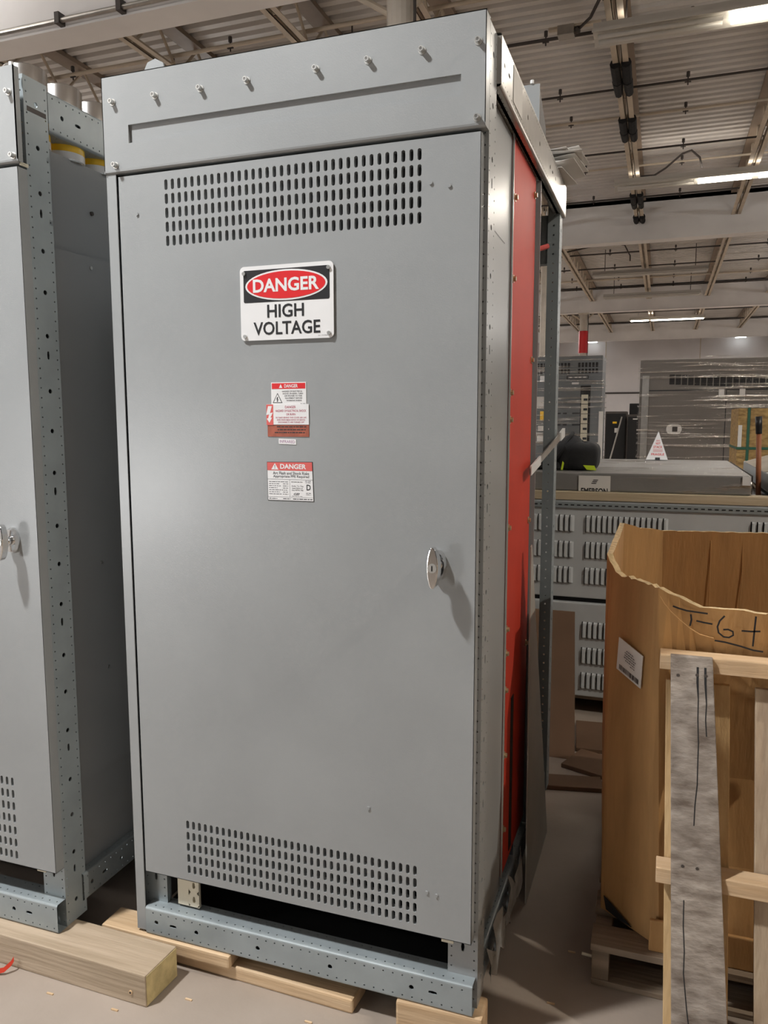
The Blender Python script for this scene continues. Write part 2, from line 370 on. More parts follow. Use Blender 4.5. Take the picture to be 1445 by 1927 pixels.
# ================================================================== MAIN CABINET
ZB, ZT = .076, 2.362
C1 = thing('switchgear_cabinet', 'tall grey switchgear cabinet with danger sign, red side panel and vent slots', 'cabinet', (.485, .64, ZB))
# frame ------------------------------------------------------------
def bigs(L, start, seq):
    out = []; u = start; i = 0
    while u < L-.03:
        k, st = seq[i % len(seq)]; out.append((u, *k)); u += st; i += 1
    return out
RND, SLT = (.0065, .0065), (.011, .0045)
SEQ = [(RND, .094), (SLT, .05), (RND, .112), (RND, .105)]
def post(parent, xs, xi, yf, yd, z0, z1, mats, single=False):
    """corner post: outer side flange in plane x=xs, front flange in plane y=yf reaching in to xi"""
    mb = MB(); L = z1-z0; sg = 1 if xs > xi else -1
    mb.strip((xs, yf, z0), Z, Y, (-.003*sg, 0, 0), L, yd, big=bigs(L, .06, SEQ))
    if single:
        wd = abs(xs-xi); k = int(L/.033)
        for i in range(k): mb.cell(V3((xs, yf, z0)), Z, X*(-sg), V3((0, .003, 0)), L*i/k, L*(i+1)/k, 0, wd, (.0034, .0034), 8)
    else: mb.strip((xs, yf, z0), Z, X*(-sg), (0, .003, 0), L, abs(xs-xi), big=bigs(L, .06, SEQ))
    mb.box(xs-sg*.016, xs-sg*.0045, yf+yd-.002, yf+yd, z0, z1); mb.box(xi, xi+sg*.002, yf+.0045, yf+.018, z0, z1)
    return mb.build('post', mats, parent)
post(C1, .972, .897, .030, .072, ZB, ZT-.004, M_GREY)
post(C1, .004, .078, .032, .072, ZB, ZT-.004, M_CHAN)
post(C1, .972, .930, 1.235, .07, ZB, ZT-.004, M_CHAN, single=True)
post(C1, .004, .078, 1.235, .07, ZB, ZT-.004, M_CHAN)
def channel(parent, name, O, U, V, D, L, h, depth, mats, seq=None, start=.035):
    """C channel: perforated web with rounded lips turned back along D"""
    O = V3(O); mb = MB()
    mb.strip(O+V*.006, U, V, D*.003, L, h-.012, big=bigs(L, start, seq or [(RND, .055), (SLT, .075), (RND, .19), (RND, .21), (RND, .22)]), edge=.016)
    for s_, base in ((1, O+V*(h-.006)), (-1, O+V*.006)):
        ring = [base + V*(s_*.006*math.sin(a)) + D*(.006*(1-math.cos(a))) for a in (0, PI/6, PI/3, PI/2)]
        for a, b in zip(ring, ring[1:]): mb.add([a, a+U*L, b+U*L, b], [(0, 1, 2, 3)])
        e = ring[-1]
        mb.strip(e, U, D, V*(-s_*.003), L, depth, big=(), edge=.018)
    return mb.build(name, mats, parent)
channel(C1, 'bottom_channel', (.028, -.004, ZB), X, Z, Y, .939, .081, .055, M_CHAN)
channel(C1, 'top_rail', (.983, .100, 2.25), Y, Z, -X, 1.21, .112, .028, M_RAIL)
MB().box(.956, .982, .1005, .1035, 2.256, 2.356).build('rail_end_cap', M_RAIL, C1)
channel(C1, 'bottom_rail', (.966, .105, ZB), Y, Z, -X, 1.125, .081, .045, M_CHAN)
# skins
MB().box(-.003, .000, 0, 1.30, ZB+.008, ZT).box(-.003, .0255, -.001, .002, ZB+.008, 2.132).build('side_panel', M_GREY, C1)
sp1 = MB().box(.949, .953, .10, .402, .17, 2.245).build('side_panel', M_GREY, C1)
MB().add([(.9535, .160, 1.965), (.9535, .157, 1.962), (.9535, .318, 1.958), (.9535, .321, 1.961)], [(0, 1, 2, 3)]).build('scratch', M_BLACK, sp1)
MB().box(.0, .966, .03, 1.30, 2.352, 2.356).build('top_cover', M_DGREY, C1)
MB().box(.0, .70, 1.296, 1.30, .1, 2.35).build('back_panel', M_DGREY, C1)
MB().box(.005, .955, .115, .119, .30, 2.34).box(.005, .955, .05, .115, 2.34, 2.344).build('inner_liner', M_LINER, C1)
MB().box(.005, .955, .60, .604, ZB, 2.34).box(.005, .9, .12, .6, ZB+.002, ZB+.004).build('dark_backdrop', M_DARK, C1)  # near-black plate added so the cabinet inside reads as unlit
rp = MB().box(.964, .970, .316, .695, .20, 2.245).build('red_panel', M_RED, C1)
MB().box(.9695, .9715, .425, .465, .22, .70).build('cable_slot', M_DARK, rp)
MB().box(.9690, .9735, .311, .316, .20, 2.25).build('edge_trim', M_SCREW, rp)
b0 = MB().cyl((.970, .330, 1.22), (.979, .330, 1.22), .007, 6).cyl((.9701, .330, 1.22), (.9725, .330, 1.22), .011, 10).build('bolt', M_BRASS, rp)
for yy, zz in ((.345, 2.10), (.34, 1.89), (.33, 1.589), (.33, 1.516), (.33, .933), (.33, .863), (.33, .756), (.33, .564), (.33, .34), (.672, 2.19), (.672, 1.7), (.672, 1.2), (.672, .8)):
    inst(b0, rp, (0, yy-.33, zz-1.22))
rp.location.x = -.014; rp.location.y = .086
MB().box(.940, .968, .808, .812, .16, 2.245).box(.940, .944, .79, .83, .16, 2.245).build('side_flange', M_GREY, C1)
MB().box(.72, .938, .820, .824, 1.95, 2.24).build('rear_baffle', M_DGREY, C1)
MB().box(.0, .966, 1.25, 1.29, 2.08, 2.25).build('rear_beam', M_CHAN, C1)
# top panel with a rectangular opening and a plate behind it
mb = MB(); x0, x1, z0, z1, hx0, hx1, hz0, hz1 = -.004, .972, 2.140, ZT+.002, .072, .918, 2.200, 2.243
yf = -.006
for a, b, c, d in ((x0, x1, z0, hz0), (x0, x1, hz1, z1), (x0, hx0, hz0, hz1), (hx1, x1, hz0, hz1)): mb.add([(a, yf, c), (b, yf, c), (b, yf, d), (a, yf, d)], [(0, 1, 2, 3)])
mb.add([(hx0, yf, hz0), (hx1, yf, hz0), (hx1, yf, hz1), (hx0, yf, hz1), (hx0, yf+.007, hz0), (hx1, yf+.007, hz0), (hx1, yf+.007, hz1), (hx0, yf+.007, hz1)], [(0, 4, 5, 1), (1, 5, 6, 2), (2, 6, 7, 3), (3, 7, 4, 0)])
ring = [(yf+.008*(1-math.cos(a)), z0-.008*math.sin(a)) for a in (0, PI/6, PI/3, PI/2)] + [(.024, z0-.008)]
for (ya, za), (yb, zb) in zip(ring, ring[1:]): mb.add([(x0, ya, za), (x1, ya, za), (x1, yb, zb), (x0, yb, zb)], [(0, 3, 2, 1)])
mb.box(x1-.002, x1, yf, .028, z0-.006, z1); mb.box(x0, x0+.002, yf, .028, z0-.006, z1); mb.box(x0, x1, yf, .035, z1-.002, z1)
tp = mb.build('top_panel', M_GREY, C1)
MB().box(.05, .94, yf+.007, yf+.010, 2.19, 2.255).build('recess_plate', M_GREY, tp)
def screw_mesh(x, y, z, s_=1.): return MB().cyl((x, y, z), (x, y-.0015, z), .0085*s_, 12).cyl((x, y-.0015, z), (x, y-.013*s_, z), .0058*s_, 8, mi=0).cyl((x, y-.013*s_, z), (x, y-.0125*s_, z), .0035*s_, 6, mi=1)
s0 = screw_mesh(.029, yf, 2.301).build('screw', [M_SCREW, M_JDARK], tp)
for xx, zz in ((.154, 2.300), (.282, 2.299), (.407, 2.300), (.583, 2.300), (.708, 2.300), (.832, 2.302), (.955, 2.302), (.031, 2.151), (.954, 2.150)): inst(s0, tp, (xx-.029, 0, zz-2.301))
n0 = MB().cyl((.049, .025, ZT), (.049, .025, ZT+.014), .006, 8).build('top_nub', M_WHITE, tp)
for xx in (.213, .417, .548, .748, .926): inst(n0, tp, (xx-.049, 0, 0))
# door with real vent slots
def slot_door(mb, x0, x1, z0, z1, y, th, grids, inset=0.):
    O = V3((0, y, 0)); D = V3((0, th*.5, 0)); cur = z0
    for gx0, gx1, nc, gz0, gz1, nr, hw, hh in sorted(grids, key=lambda g: g[3]):
        px_ = (gx1-gx0)/(nc-1); pz = (gz1-gz0)/(nr-1)
        a, b, c, d = gx0-px_/2, gx1+px_/2, gz0-pz/2, gz1+pz/2
        mb.cell(O, X, Z, D, x0, x1, cur, c); mb.cell(O, X, Z, D, x0, a, c, d); mb.cell(O, X, Z, D, b, x1, c, d); cur = d
        for i in range(nc):
            for k in range(nr): mb.cell(O, X, Z, D, a+i*px_, a+(i+1)*px_, c+k*pz, c+(k+1)*pz, (hw, hh), 16)
    mb.cell(O, X, Z, D, x0, x1, cur, z1)
    # returned edges
    mb.box(x1-.0015, x1, y, y+th, z0, z1).box(x0, x0+.0015, y, y+th, z0, z1).box(x0, x1, y, y+th, z0, z0+.0015).box(x0, x1, y, y+th, z1-.0015, z1)
    mb.box(x0+.002, x1-.002, y+th-.004, y+th, z0+.002, z0+.02)
    return mb
door = slot_door(MB(), .0305, .962, .262, 2.126, 0, .029,
                 [(.172, .825, 36, 1.959, 2.093, 5, .0047, .0125), (.174, .820, 36, .2955, .4245, 5, .0047, .0122)]).build('door', M_GREY, C1)
MB().box(.885, .915, .012, .018, .246, .262).build('door_tab', M_CREAM, door)
def handle(parent, x, z, y, ang):
    """locking T handle: oval escutcheon, stem and a lens-shaped wing grip with a key cylinder"""
    ec = MB(); n = 20
    for (r, yy) in ((1., y), (1., y-.006), (.86, y-.016)): ec.v += [(x+.021*r*math.cos(2*PI*i/n), yy, z+.035*r*math.sin(2*PI*i/n)) for i in range(n)]
    for k in (0, 1):
        for i in range(n): ec.f.append((k*n+i, k*n+(i+1) % n, (k+1)*n+(i+1) % n, (k+1)*n+i)); ec.m.append(0)
    ec.f.append(tuple(2*n+i for i in range(n))); ec.m.append(0)
    h = ec.build('handle', M_CHROME, parent, smooth=False)
    MB().cyl((x, y-.014, z), (x, y-.034, z), .0115, 14, r1=.013).build('stem', M_CHROME, h, smooth=True)
    g = MB(); prof = [(-.047, .004), (-.040, .0095), (-.025, .0145), (-.010, .017), (.010, .017), (.025, .0145), (.040, .0095), (.047, .004)]
    for (t, wd) in prof:
        for (ox, oy) in ((-wd, -.036), (-wd*.72, -.052), (wd*.72, -.052), (wd, -.036)): g.v.append((x+ox*math.cos(ang)+t*math.sin(ang), y+oy, z+t*math.cos(ang)-ox*math.sin(ang)))
    for k in range(len(prof)-1):
        for i in range(4): g.f.append((k*4+i, (k+1)*4+i, (k+1)*4+(i+1) % 4, k*4+(i+1) % 4)); g.m.append(0)
    g.f += [(0, 1, 2, 3), tuple((len(prof)-1)*4+i for i in (3, 2, 1, 0))]; g.m += [0, 0]
    g.build('grip', M_CHROME, h, bevel=.0015)
    MB().cyl((x, y-.052, z), (x, y-.0545, z), .0105, 16).build('lock_cylinder', M_SCREW, h)
    MB().box(x-.0014, x+.0014, y-.0552, y-.0544, z-.006, z+.006).build('keyhole', M_BLACK, h)
    return h
handle(C1, .874, 1.186, 0, 0.)
# small marks on the door
for xx, zz in ((.851, 2.03), (.893, 2.02), (.70, .565), (.851, .375), (.875, .372), (.085, 2.03)): MB().cyl((xx, .0, zz), (xx, -.003, zz), .0042, 8).build('rivet', M_GREY, door)
# bus pad hanging below the door
bp = MB()
bO = V3((.114, .030, .165)); 
for k in range(2): bp.cell(bO, X, Z, V3((0, .008, 0)), .035, .069, k*.042, (k+1)*.042, (.0045, .009), 12)
bp.cell(bO, X, Z, Y*.008, 0, .035, 0, .084); bp.box(.114, .183, .038, .040, .165, .30).box(.1825, .183, .03, .04, .165, .249).box(.114, .183, .03, .04, .1645, .165)
bp.build('bus_pad', M_CREAM, C1)
# lifting bracket on top, box on the rear of the roof
MB().prism([(.068, ZT+.002), (.152, ZT+.002), (.140, ZT+.040), (.118, ZT+.052), (.095, ZT+.046)], .05, .056).box(.068, .152, .05, .10, ZT, ZT+.004).cyl((.112, .0495, 2.388), (.112, .0565, 2.388), .011, 12).build('lifting_bracket', M_GREY, C1)
rb = MB().box(.55, .949, .86, .864, 2.366, 2.550).box(.55, .554, .864, .98, 2.366, 2.55).build('roof_box', M_GREY, C1)
MB().prism([(0, 0)]*3, 0, 0) if False else None
sd = MB().add([(.947, .864, 2.366), (.947, 1.02, 2.366), (.947, 1.02, 2.47), (.947, .864, 2.545), (.943, .864, 2.366), (.943, 1.02, 2.366), (.943, 1.02, 2.47), (.943, .864, 2.545)], [(0, 1, 2, 3), (7, 6, 5, 4), (0, 3, 7, 4), (3, 2, 6, 7), (2, 1, 5, 6), (1, 0, 4, 5)]).build('dark_side', M_JDARK, rb)
MB().cyl((.925, .86, 2.552), (.925, .86, 2.562), .006, 8).build('nub', M_WHITE, rb)
MB().box(.935, .955, .20, .86, 2.362, 2.378).build('gasket_strip', M_JDARK, C1)
MB().box(.9835, .9842, .24, .36, 2.268, 2.352).build('rail_label', M_PAPER, C1)
MB().cyl((.9, .78, 2.02), (.985, .86, 2.06), .008, 8).build('pipe_stub', M_PALERED, C1)

# ---- signs and stickers on the door ------------------------------
def rrect(x0, x1, z0, z1, r, n=5):
    P = []
    for cx_, cz, a0 in ((x1-r, z0+r, -PI/2), (x1-r, z1-r, 0), (x0+r, z1-r, PI/2), (x0+r, z0+r, PI)):
        for i in range(n+1): a = a0+PI/2*i/n; P.append((cx_+r*math.cos(a), cz+r*math.sin(a)))
    return P
def ell(cx_, cz, a, b, n=40): return [(cx_+a*math.cos(2*PI*i/n), cz+b*math.sin(2*PI*i/n)) for i in range(n)]
sg = MB().prism(rrect(.376, .620, 1.707, 1.881, .011), -.005, -.003).build('danger_sign', M_WHITE, C1)
def prt(name, mb, mt, parent): return mb.build(name, mt, parent)
prt('header', MB().prism(rrect(.3855, .6105, 1.796, 1.8715, .004), -.0054, -.005), M_BLACK, sg)
prt('oval_border', MB().prism(ell(.498, 1.8337, .1075, .0355), -.0058, -.0054), M_WHITE, sg)
prt('oval', MB().prism(ell(.498, 1.8337, .1025, .0315), -.0062, -.0058), M_SIGNRED, sg)
prt('lettering', MB().text('DANGER', .4115, .5845, 1.8185, 1.850, -.0066, .028), M_WHITE, sg)
prt('lettering', MB().text('HIGH', .4480, .5445, 1.759, 1.790, -.0056, .016).text('VOLTAGE', .4105, .5860, 1.719, 1.750, -.0056, .016).text('AC 10-0962', .580, .606, 1.7125, 1.7145, -.0056, 0), M_BLACK, sg)
c0 = MB().cyl((.3875, -.005, 1.8645), (.3875, -.009, 1.8645), .0046, 10).build('rivet', M_SCREW, sg)
for xx, zz in ((.6085, 1.8665), (.3875, 1.7170), (.6085, 1.7180)): inst(c0, sg, (xx-.3875, 0, zz-1.8645))
def bars(mb, x0, x1, z0, z1, y, seed):          # unreadable small print: words as short dark bars
    rd = random.Random(seed); x = x0
    while x < x1-.001:
        wd = min(rd.uniform(.003, .011), x1-x); mb.prism([(x, z0), (x+wd, z0), (x+wd, z1), (x, z1)], y-.0001, y); x += wd+.0016
    return mb
def tri(cx_, z0, h, w_): return [(cx_-w_/2, z0), (cx_+w_/2, z0), (cx_, z0+h)]
def bolt_poly(cx_, cz, h): return [(cx_+a*h, cz+b*h) for a, b in ((-.02, -.5), (.16, -.18), (.05, -.2), (.22, .12), (.02, .08), (.16, .5), (-.10, .5), (-.24, -.04), (-.04, .0), (-.10, -.22), (-.2, -.26))]
# upper sticker
t1 = prt('hazard_sticker', MB().prism([(.4525, 1.5535), (.5455, 1.5535), (.5455, 1.6065), (.4525, 1.6065)], -.0012, 0), M_WHITE, C1)
prt('header', MB().prism([(.4545, 1.591), (.5435, 1.591), (.5435, 1.6045), (.4545, 1.6045)], -.0015, -.0012), M_SIGNRED, t1)
prt('lettering', MB().text('DANGER', .488, .524, 1.5935, 1.6018, -.0017, .02), M_WHITE, t1); prt('alert_triangle', MB().prism(tri(.4785, 1.5932, .009, .009), -.0017, -.0016), M_WHITE, t1)
mm = MB().prism(tri(.4695, 1.5575, .024, .026), -.0014, -.0013)
for i, ln in enumerate(('HAZARD OF ELECTRICAL', 'SHOCK OR BURN. TURN', 'OFF POWER TO THIS', 'EQUIPMENT BEFORE', 'WORKING INSIDE.')):
    hw = (.0270, .0270, .0235, .0225, .0205)[i]; cx_ = .5090+.0012*i
    mm.text(ln, cx_-hw, cx_+hw, 1.5832-i*.0055, 1.5868-i*.0055, -.0014, .012)
bars(mm, .530, .5435, 1.5552, 1.5560, -.0013, 3)
prt('print', mm, M_BLACK, t1); prt('triangle_inside', MB().prism(tri(.4695, 1.5590, .0195, .0205), -.0016, -.0014), M_WHITE, t1)
prt('bolt_mark', MB().prism(bolt_poly(.4695, 1.5655, .012), -.0018, -.0016), M_BLACK, t1)
# middle sticker
t2 = prt('shock_sticker', MB().prism([(.4390, 1.5055), (.5520, 1.5055), (.5520, 1.5545), (.4390, 1.5545)], -.0020, -.0012), M_WHITE, C1)
prt('red_block', MB().prism([(.4390, 1.5045), (.4575, 1.5045), (.4575, 1.5540), (.4390, 1.5540)], -.0023, -.0020), M_PALERED, t2)
prt('bolt_mark', MB().prism(bolt_poly(.4480, 1.530, .040), -.0026, -.0023), M_WHITE, t2)
mm = MB().text('DANGER', .4895, .5180, 1.5445, 1.5505, -.0022, .012).text('HAZARD OF ELECTRICAL SHOCK', .4640, .5455, 1.5360, 1.5412, -.0022, .012).text('OR BURN', .4925, .5170, 1.5277, 1.5328, -.0022, .012)
for i, ln in enumerate(('BUS BARS BEHIND THIS COVER ARE LIVE', 'EVEN WHEN MAIN DEVICE OR SERVICE', 'DISCONNECTS ARE TURNED OFF')): mm.text(ln, .4645+.003*i, .5455-.003*i, 1.5205-i*.0056, 1.5242-i*.0056, -.0022, .006)
prt('print', mm, flat('dark_red_print', (.38, .03, .08), .5), t2)
# brown sticker
t3 = prt('brown_sticker', MB().prism([(.4410, 1.4765), (.5515, 1.4765), (.5515, 1.5065), (.4410, 1.5065)], -.0011, 0), M_BROWNRED, C1)
mm = MB()
for i, (a, b) in enumerate(((.466, .545), (.468, .543), (.460, .543))): bars(mm, a, b, 1.4990-i*.0070, 1.5015-i*.0070, -.0011, 20+i)
prt('print', mm, M_BLACK, t3)
t4 = prt('infrared_label', MB().prism([(.4705, 1.4590), (.5170, 1.4575), (.5170, 1.4700), (.4705, 1.4715)], -.0010, 0), M_WHITE, C1)
prt('lettering', MB().text('INFRARED', .4735, .5140, 1.4612, 1.4682, -.0012, .0, tilt=-.03), flat('purple_print', (.30, .12, .26), .5), t4)
# arc flash sticker
t5 = prt('arc_flash_sticker', MB().prism([(.4380, 1.3205), (.5625, 1.3205), (.5595, 1.4165), (.4370, 1.4150)], -.0010, 0), M_BLACK, C1)
prt('face', MB().prism([(.4392, 1.3217), (.5613, 1.3217), (.5585, 1.4153), (.4382, 1.4138)], -.0013, -.0010), M_WHITE, t5)
prt('header', MB().prism([(.4383, 1.3945), (.5593, 1.3945), (.5585, 1.4155), (.4381, 1.4140)], -.0016, -.0013), M_PALERED, t5)
prt('lettering', MB().text('DANGER', .4735, .5430, 1.3985, 1.4105, -.0018, .03), M_WHITE, t5); prt('alert_triangle', MB().prism(tri(.4590, 1.3965, .0155, .0195), -.0018, -.0017), M_WHITE, t5)
mm = MB().text('Arc Flash and Shock Risks', .4535, .5505, 1.3845, 1.3920, -.0015, .012).text('Appropriate PPE Required', .4540, .5505, 1.3755, 1.3835, -.0015, .012)
mm.box(.4388, .5605, -.0015, -.0013, 1.3725, 1.3731).box(.4388, .5605, -.0015, -.0013, 1.3295, 1.3300).box(.4985, .4990, -.0015, -.0013, 1.330, 1.3725)
mm.text('D', .5435, .5545, 1.3475, 1.3615, -.0015, .02).text('GEI', .5090, .5250, 1.3350, 1.3405, -.0015, .02, .3).text('!', .4582, .4598, 1.3985, 1.4080, -.0020, .03)
mm.text('MINIMUM PPE', .5030, .5330, 1.3660, 1.3682, -.0015, .01)
for i, ln in enumerate(('Refer To The', 'latest Edition of', 'the NFPA 70E')): mm.text(ln, .5040+.001*(i % 2), .5350-.002*(i % 2), 1.3555-i*.0050, 1.3588-i*.0050, -.0015, .006)
for i in range(7): bars(mm, .4420, (.494, .470, .474, .465, .492, .472, .476)[i], 1.3660-i*.0050, 1.3674-i*.0050, -.0013, 40+i); bars(mm, .480, .4945, 1.3660-i*.0050, 1.3674-i*.0050, -.0013, 60+i) if i in (1, 2, 3, 5, 6) else None
bars(mm, .5400, .5560, 1.3690, 1.3702, -.0013, 71); bars(mm, .5410, .5555, 1.3655, 1.3667, -.0013, 72); bars(mm, .5420, .5550, 1.3400, 1.3412, -.0013, 73); bars(mm, .5420, .5550, 1.3365, 1.3377, -.0013, 74)
bars(mm, .5040, .5320, 1.3320, 1.3328, -.0013, 75); bars(mm, .4420, .4640, 1.3245, 1.3262, -.0013, 76); bars(mm, .480, .500, 1.3245, 1.3262, -.0013, 77); bars(mm, .507, .5595, 1.3245, 1.3265, -.0013, 78)
prt('print', mm, M_BLACK, t5)

# ================================================================== LEFT CABINET
LB, LT, XF, YF2 = .089, 2.378, -.19, -.103
C2 = thing('switchgear_cabinet', 'grey switchgear cabinet cut off at the left edge, silver cans on its top', 'cabinet', (-.675, .45, LB))
d2 = slot_door(MB(), -1.13, -.188, .268, 2.146, YF2, .031, [(-.325-35*.0188, -.325, 36, .2965, .5135, 7, .0046, .0128)]).build('door', M_GREY, C2)
MB().box(-.262, -.232, YF2+.008, YF2+.016, .258, .268).build('door_tab', M_CREAM, d2)
handle(C2, -.268, 1.200, YF2, .06)
mb = MB().box(-1.16, -.181, YF2-.006, YF2-.003, 2.160, 2.380)
ring = [(YF2-.006+.008*(1-math.cos(a)), 2.160-.008*math.sin(a)) for a in (0, PI/6, PI/3, PI/2)] + [(YF2+.02, 2.152)]
for (ya, za), (yb, zb) in zip(ring, ring[1:]): mb.add([(-1.16, ya, za), (-.181, ya, za), (-.181, yb, zb), (-1.16, yb, zb)], [(0, 3, 2, 1)])
mb.box(-.183, -.181, YF2-.006, YF2+.012, 2.155, 2.380)
tp2 = mb.build('top_panel', M_GREY, C2)
s1 = screw_mesh(-.197, YF2-.006, 2.318).build('screw', [M_SCREW, M_JDARK], tp2); inst(s1, tp2, (.004, 0, -.150)); inst(s1, tp2, (-.13, 0, 0))
MB().box(-1.1, -.235, YF2-.0065, YF2-.006, 2.226, 2.262).build('recess_plate', M_DGREY, tp2)  # dark strip on the flat face stands in for recess shade
MB().cyl((-.20, YF2+.01, 2.38), (-.20, YF2+.01, 2.394), .006, 8).build('top_nub', M_WHITE, tp2)
MB().box(-.186, -.182, YF2+.004, -.073, 2.148, 2.156).build('gasket', M_CREAM, C2)
post(C2, XF, -.265, -.070, .082, LB, 2.376, M_CHAN)
post(C2, -1.155, -1.08, -.070, .08, LB, 2.376, M_CHAN)
MB().box(-.1905, -.1895, -.06, .005, 2.292, 2.304).build('scuff_mark', M_JDARK, C2)
channel(C2, 'bottom_channel', (-1.13, YF2-.002, LB), X, Z, Y, .940, .085, .06, M_CHAN)
channel(C2, 'top_rail', (XF, .014, 2.262), Y, Z, -X, 1.1, .104, .045, M_CHAN, [(RND, .06), (SLT, .15), (RND, .2)], .05)
channel(C2, 'bottom_rail', (-.183, -.004, .128), Y, Z, -X, 1.1, .082, .04, M_CHAN)
MB().box(-.212, -.208, .012, 1.12, .21, 2.225).build('side_panel', M_GREY, C2)
sp = MB().box(-.206, -.198, .014, 1.05, .475, 1.975).build('access_panel', M_GREY, C2)
for yy, zz in ((.16, 1.945), (.15, 1.10), (.16, .78)): MB().cyl((-.198, yy, zz), (-.195, yy, zz), .005, 8).build('screw', M_SCREW, sp)
MB().cyl((-.208, .184, 2.10), (-.203, .184, 2.10), .006, 8).build('screw', M_JDARK, C2)
MB().box(-1.16, -1.156, -.07, 1.1, LB, 2.37).build('side_panel', M_GREY, C2)
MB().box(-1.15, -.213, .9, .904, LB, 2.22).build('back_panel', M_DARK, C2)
MB().box(-1.15, -.213, .04, .044, .30, 2.2).build('inner_liner', M_LINER, C2)
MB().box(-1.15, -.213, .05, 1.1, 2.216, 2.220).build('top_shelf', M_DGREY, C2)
# cans along its right edge
for i, (yc, lab) in enumerate(((.005, 'first silver can on the left cabinet roof, nearest the camera'), (.135, 'second silver can along the left cabinet roof'), (.262, 'third silver can along the left cabinet roof'), (.388, 'rearmost silver can, mostly hidden behind the tall grey cabinet'))):
    xc = -.252; t = thing('silver_can', lab, 'can', (xc, yc, 2.220), 'silver cans on the left cabinet')
    prof = [(.050, 2.2205), (.0545, 2.226), (.0545, 2.268), (.0545, 2.415), (.051, 2.4205), (.047, 2.4205), (.046, 2.412)]
    def lathe(pr, n=56):
        q = MB()
        for r, z in pr: q.v += [(xc+r*math.cos(2*PI*k/n), yc+r*math.sin(2*PI*k/n), z) for k in range(n)]
        for a in range(len(pr)-1):
            for k in range(n): q.f.append((a*n+k, a*n+(k+1) % n, (a+1)*n+(k+1) % n, (a+1)*n+k)); q.m.append(0)
        q.f.append(tuple((len(pr)-1)*n+k for k in range(n))); q.m.append(0); q.f.append(tuple(range(n-1, -1, -1))); q.m.append(0)
        return q
    lathe(prof).build('body', M_CAN, t, smooth=True)
    lathe([(.0552, 2.2265), (.0552, 2.245)]).build('white_band', M_WHITE, t); lathe([(.0552, 2.2455), (.0552, 2.29)]).build('yellow_band', M_YELLOW, t)

# ================================================================== TIMBER UNDER THE CABINETS
def beam(name, b, h, z0, mats, lab, cat, bev=.004, taper=None):
    o = MB().hexa([(x, y, z0) for x, y in b], [(x, y, z0+h) for x, y in b]).build(name, mats, None, bevel=bev, loc=(sum(p[0] for p in b)/4, sum(p[1] for p in b)/4, z0))
    return tag(o, lab, cat)
tb = thing('timber_block', 'thick weathered timber under the left cabinet, cut end facing right', 'timber', (-.5, -.09, 0))
MB().hexa([(-1.3, -.150, 0), (.142, -.163, 0), (.150, -.036, 0), (-1.3, -.020, 0)], [(-1.3, -.150, .0885), (.142, -.163, .0885), (.150, -.036, .0885), (-1.3, -.020, .0885)]).build('body', M_TIMB, tb, bevel=.003)
MB().hexa([(.1424, -.160, .003), (.1434, -.160, .003), (.1514, -.039, .003), (.1504, -.039, .003)], [(.1424, -.160, .0855), (.1434, -.160, .0855), (.1514, -.039, .0855), (.1504, -.039, .0855)]).build('end_grain', M_ENDG, tb)
MB().cyl((.095, -.1625, .032), (.095, -.1655, .032), .0055, 10).cyl((.095, -.1656, .032), (.095, -.1658, .032), .003, 8, mi=1).build('dowel_hole', [M_PINE, M_DARK], tb)
beam('pine_plank', [(-.12, -.014, ), (.300, -.014), (.300, .075), (-.12, .075)], .0375, .0385, M_PINE, 'short pine plank on top of another, under the tall cabinet', 'plank', .006)
beam('pine_plank', [(-.10, .012), (.655, -.006), (.660, .083), (-.10, .10)], .038, 0, M_PINE, 'long pine plank on the floor under the tall cabinet', 'plank', .006)
beam('pine_plank', [(.774, -.012), (.992, -.004), (.990, .078), (.774, .078)], .0755, 0, M_PINE, 'pine block under the right front corner of the tall cabinet', 'plank', .007)
beam('pine_plank', [(.02, 1.20), (.96, 1.20), (.96, 1.30), (.02, 1.30)], .0755, 0, M_PINE, 'pine plank under the rear of the tall cabinet', 'plank', .006)
beam('timber_block', [(-1.2, .95), (-.2, .95), (-.2, 1.05), (-1.2, 1.05)], .0885, 0, M_TIMB, 'timber under the rear of the left cabinet', 'timber', .004)
# red strap on the floor at the left edge
mb = MB(); P = [(-.36, -.205, .003), (-.325, -.205, .004), (-.300, -.195, .010), (-.288, -.180, .022), (-.286, -.172, .030)]
for k, q in enumerate(P): mb.v += [(q[0], q[1], q[2]), (q[0]-.004, q[1]+.004, q[2]+.011)]
for k in range(len(P)-1): mb.f.append((2*k, 2*k+2, 2*k+3, 2*k+1)); mb.m.append(0)
o = mb.build('strap_end', M_RED, None, loc=None); md = o.modifiers.new('thick', 'SOLIDIFY'); md.thickness = .002
tag(o, 'curled end of a red strap on the floor at the left edge', 'strap')
# wood chips
for i, (a, b) in enumerate(((.22, -.105), (-.14, -.21), (.06, -.20), (.55, -.07), (1.12, .20), (1.15, .42))):
    o = MB().box(a, a+.02, b, b+.005, 0, .003).build('wood_chip', M_PINE, None, loc=None); o.rotation_euler = (0, 0, 0)
    tag(o, 'tiny pale wood chip lying on the concrete', 'chip', 'wood chips on the floor')

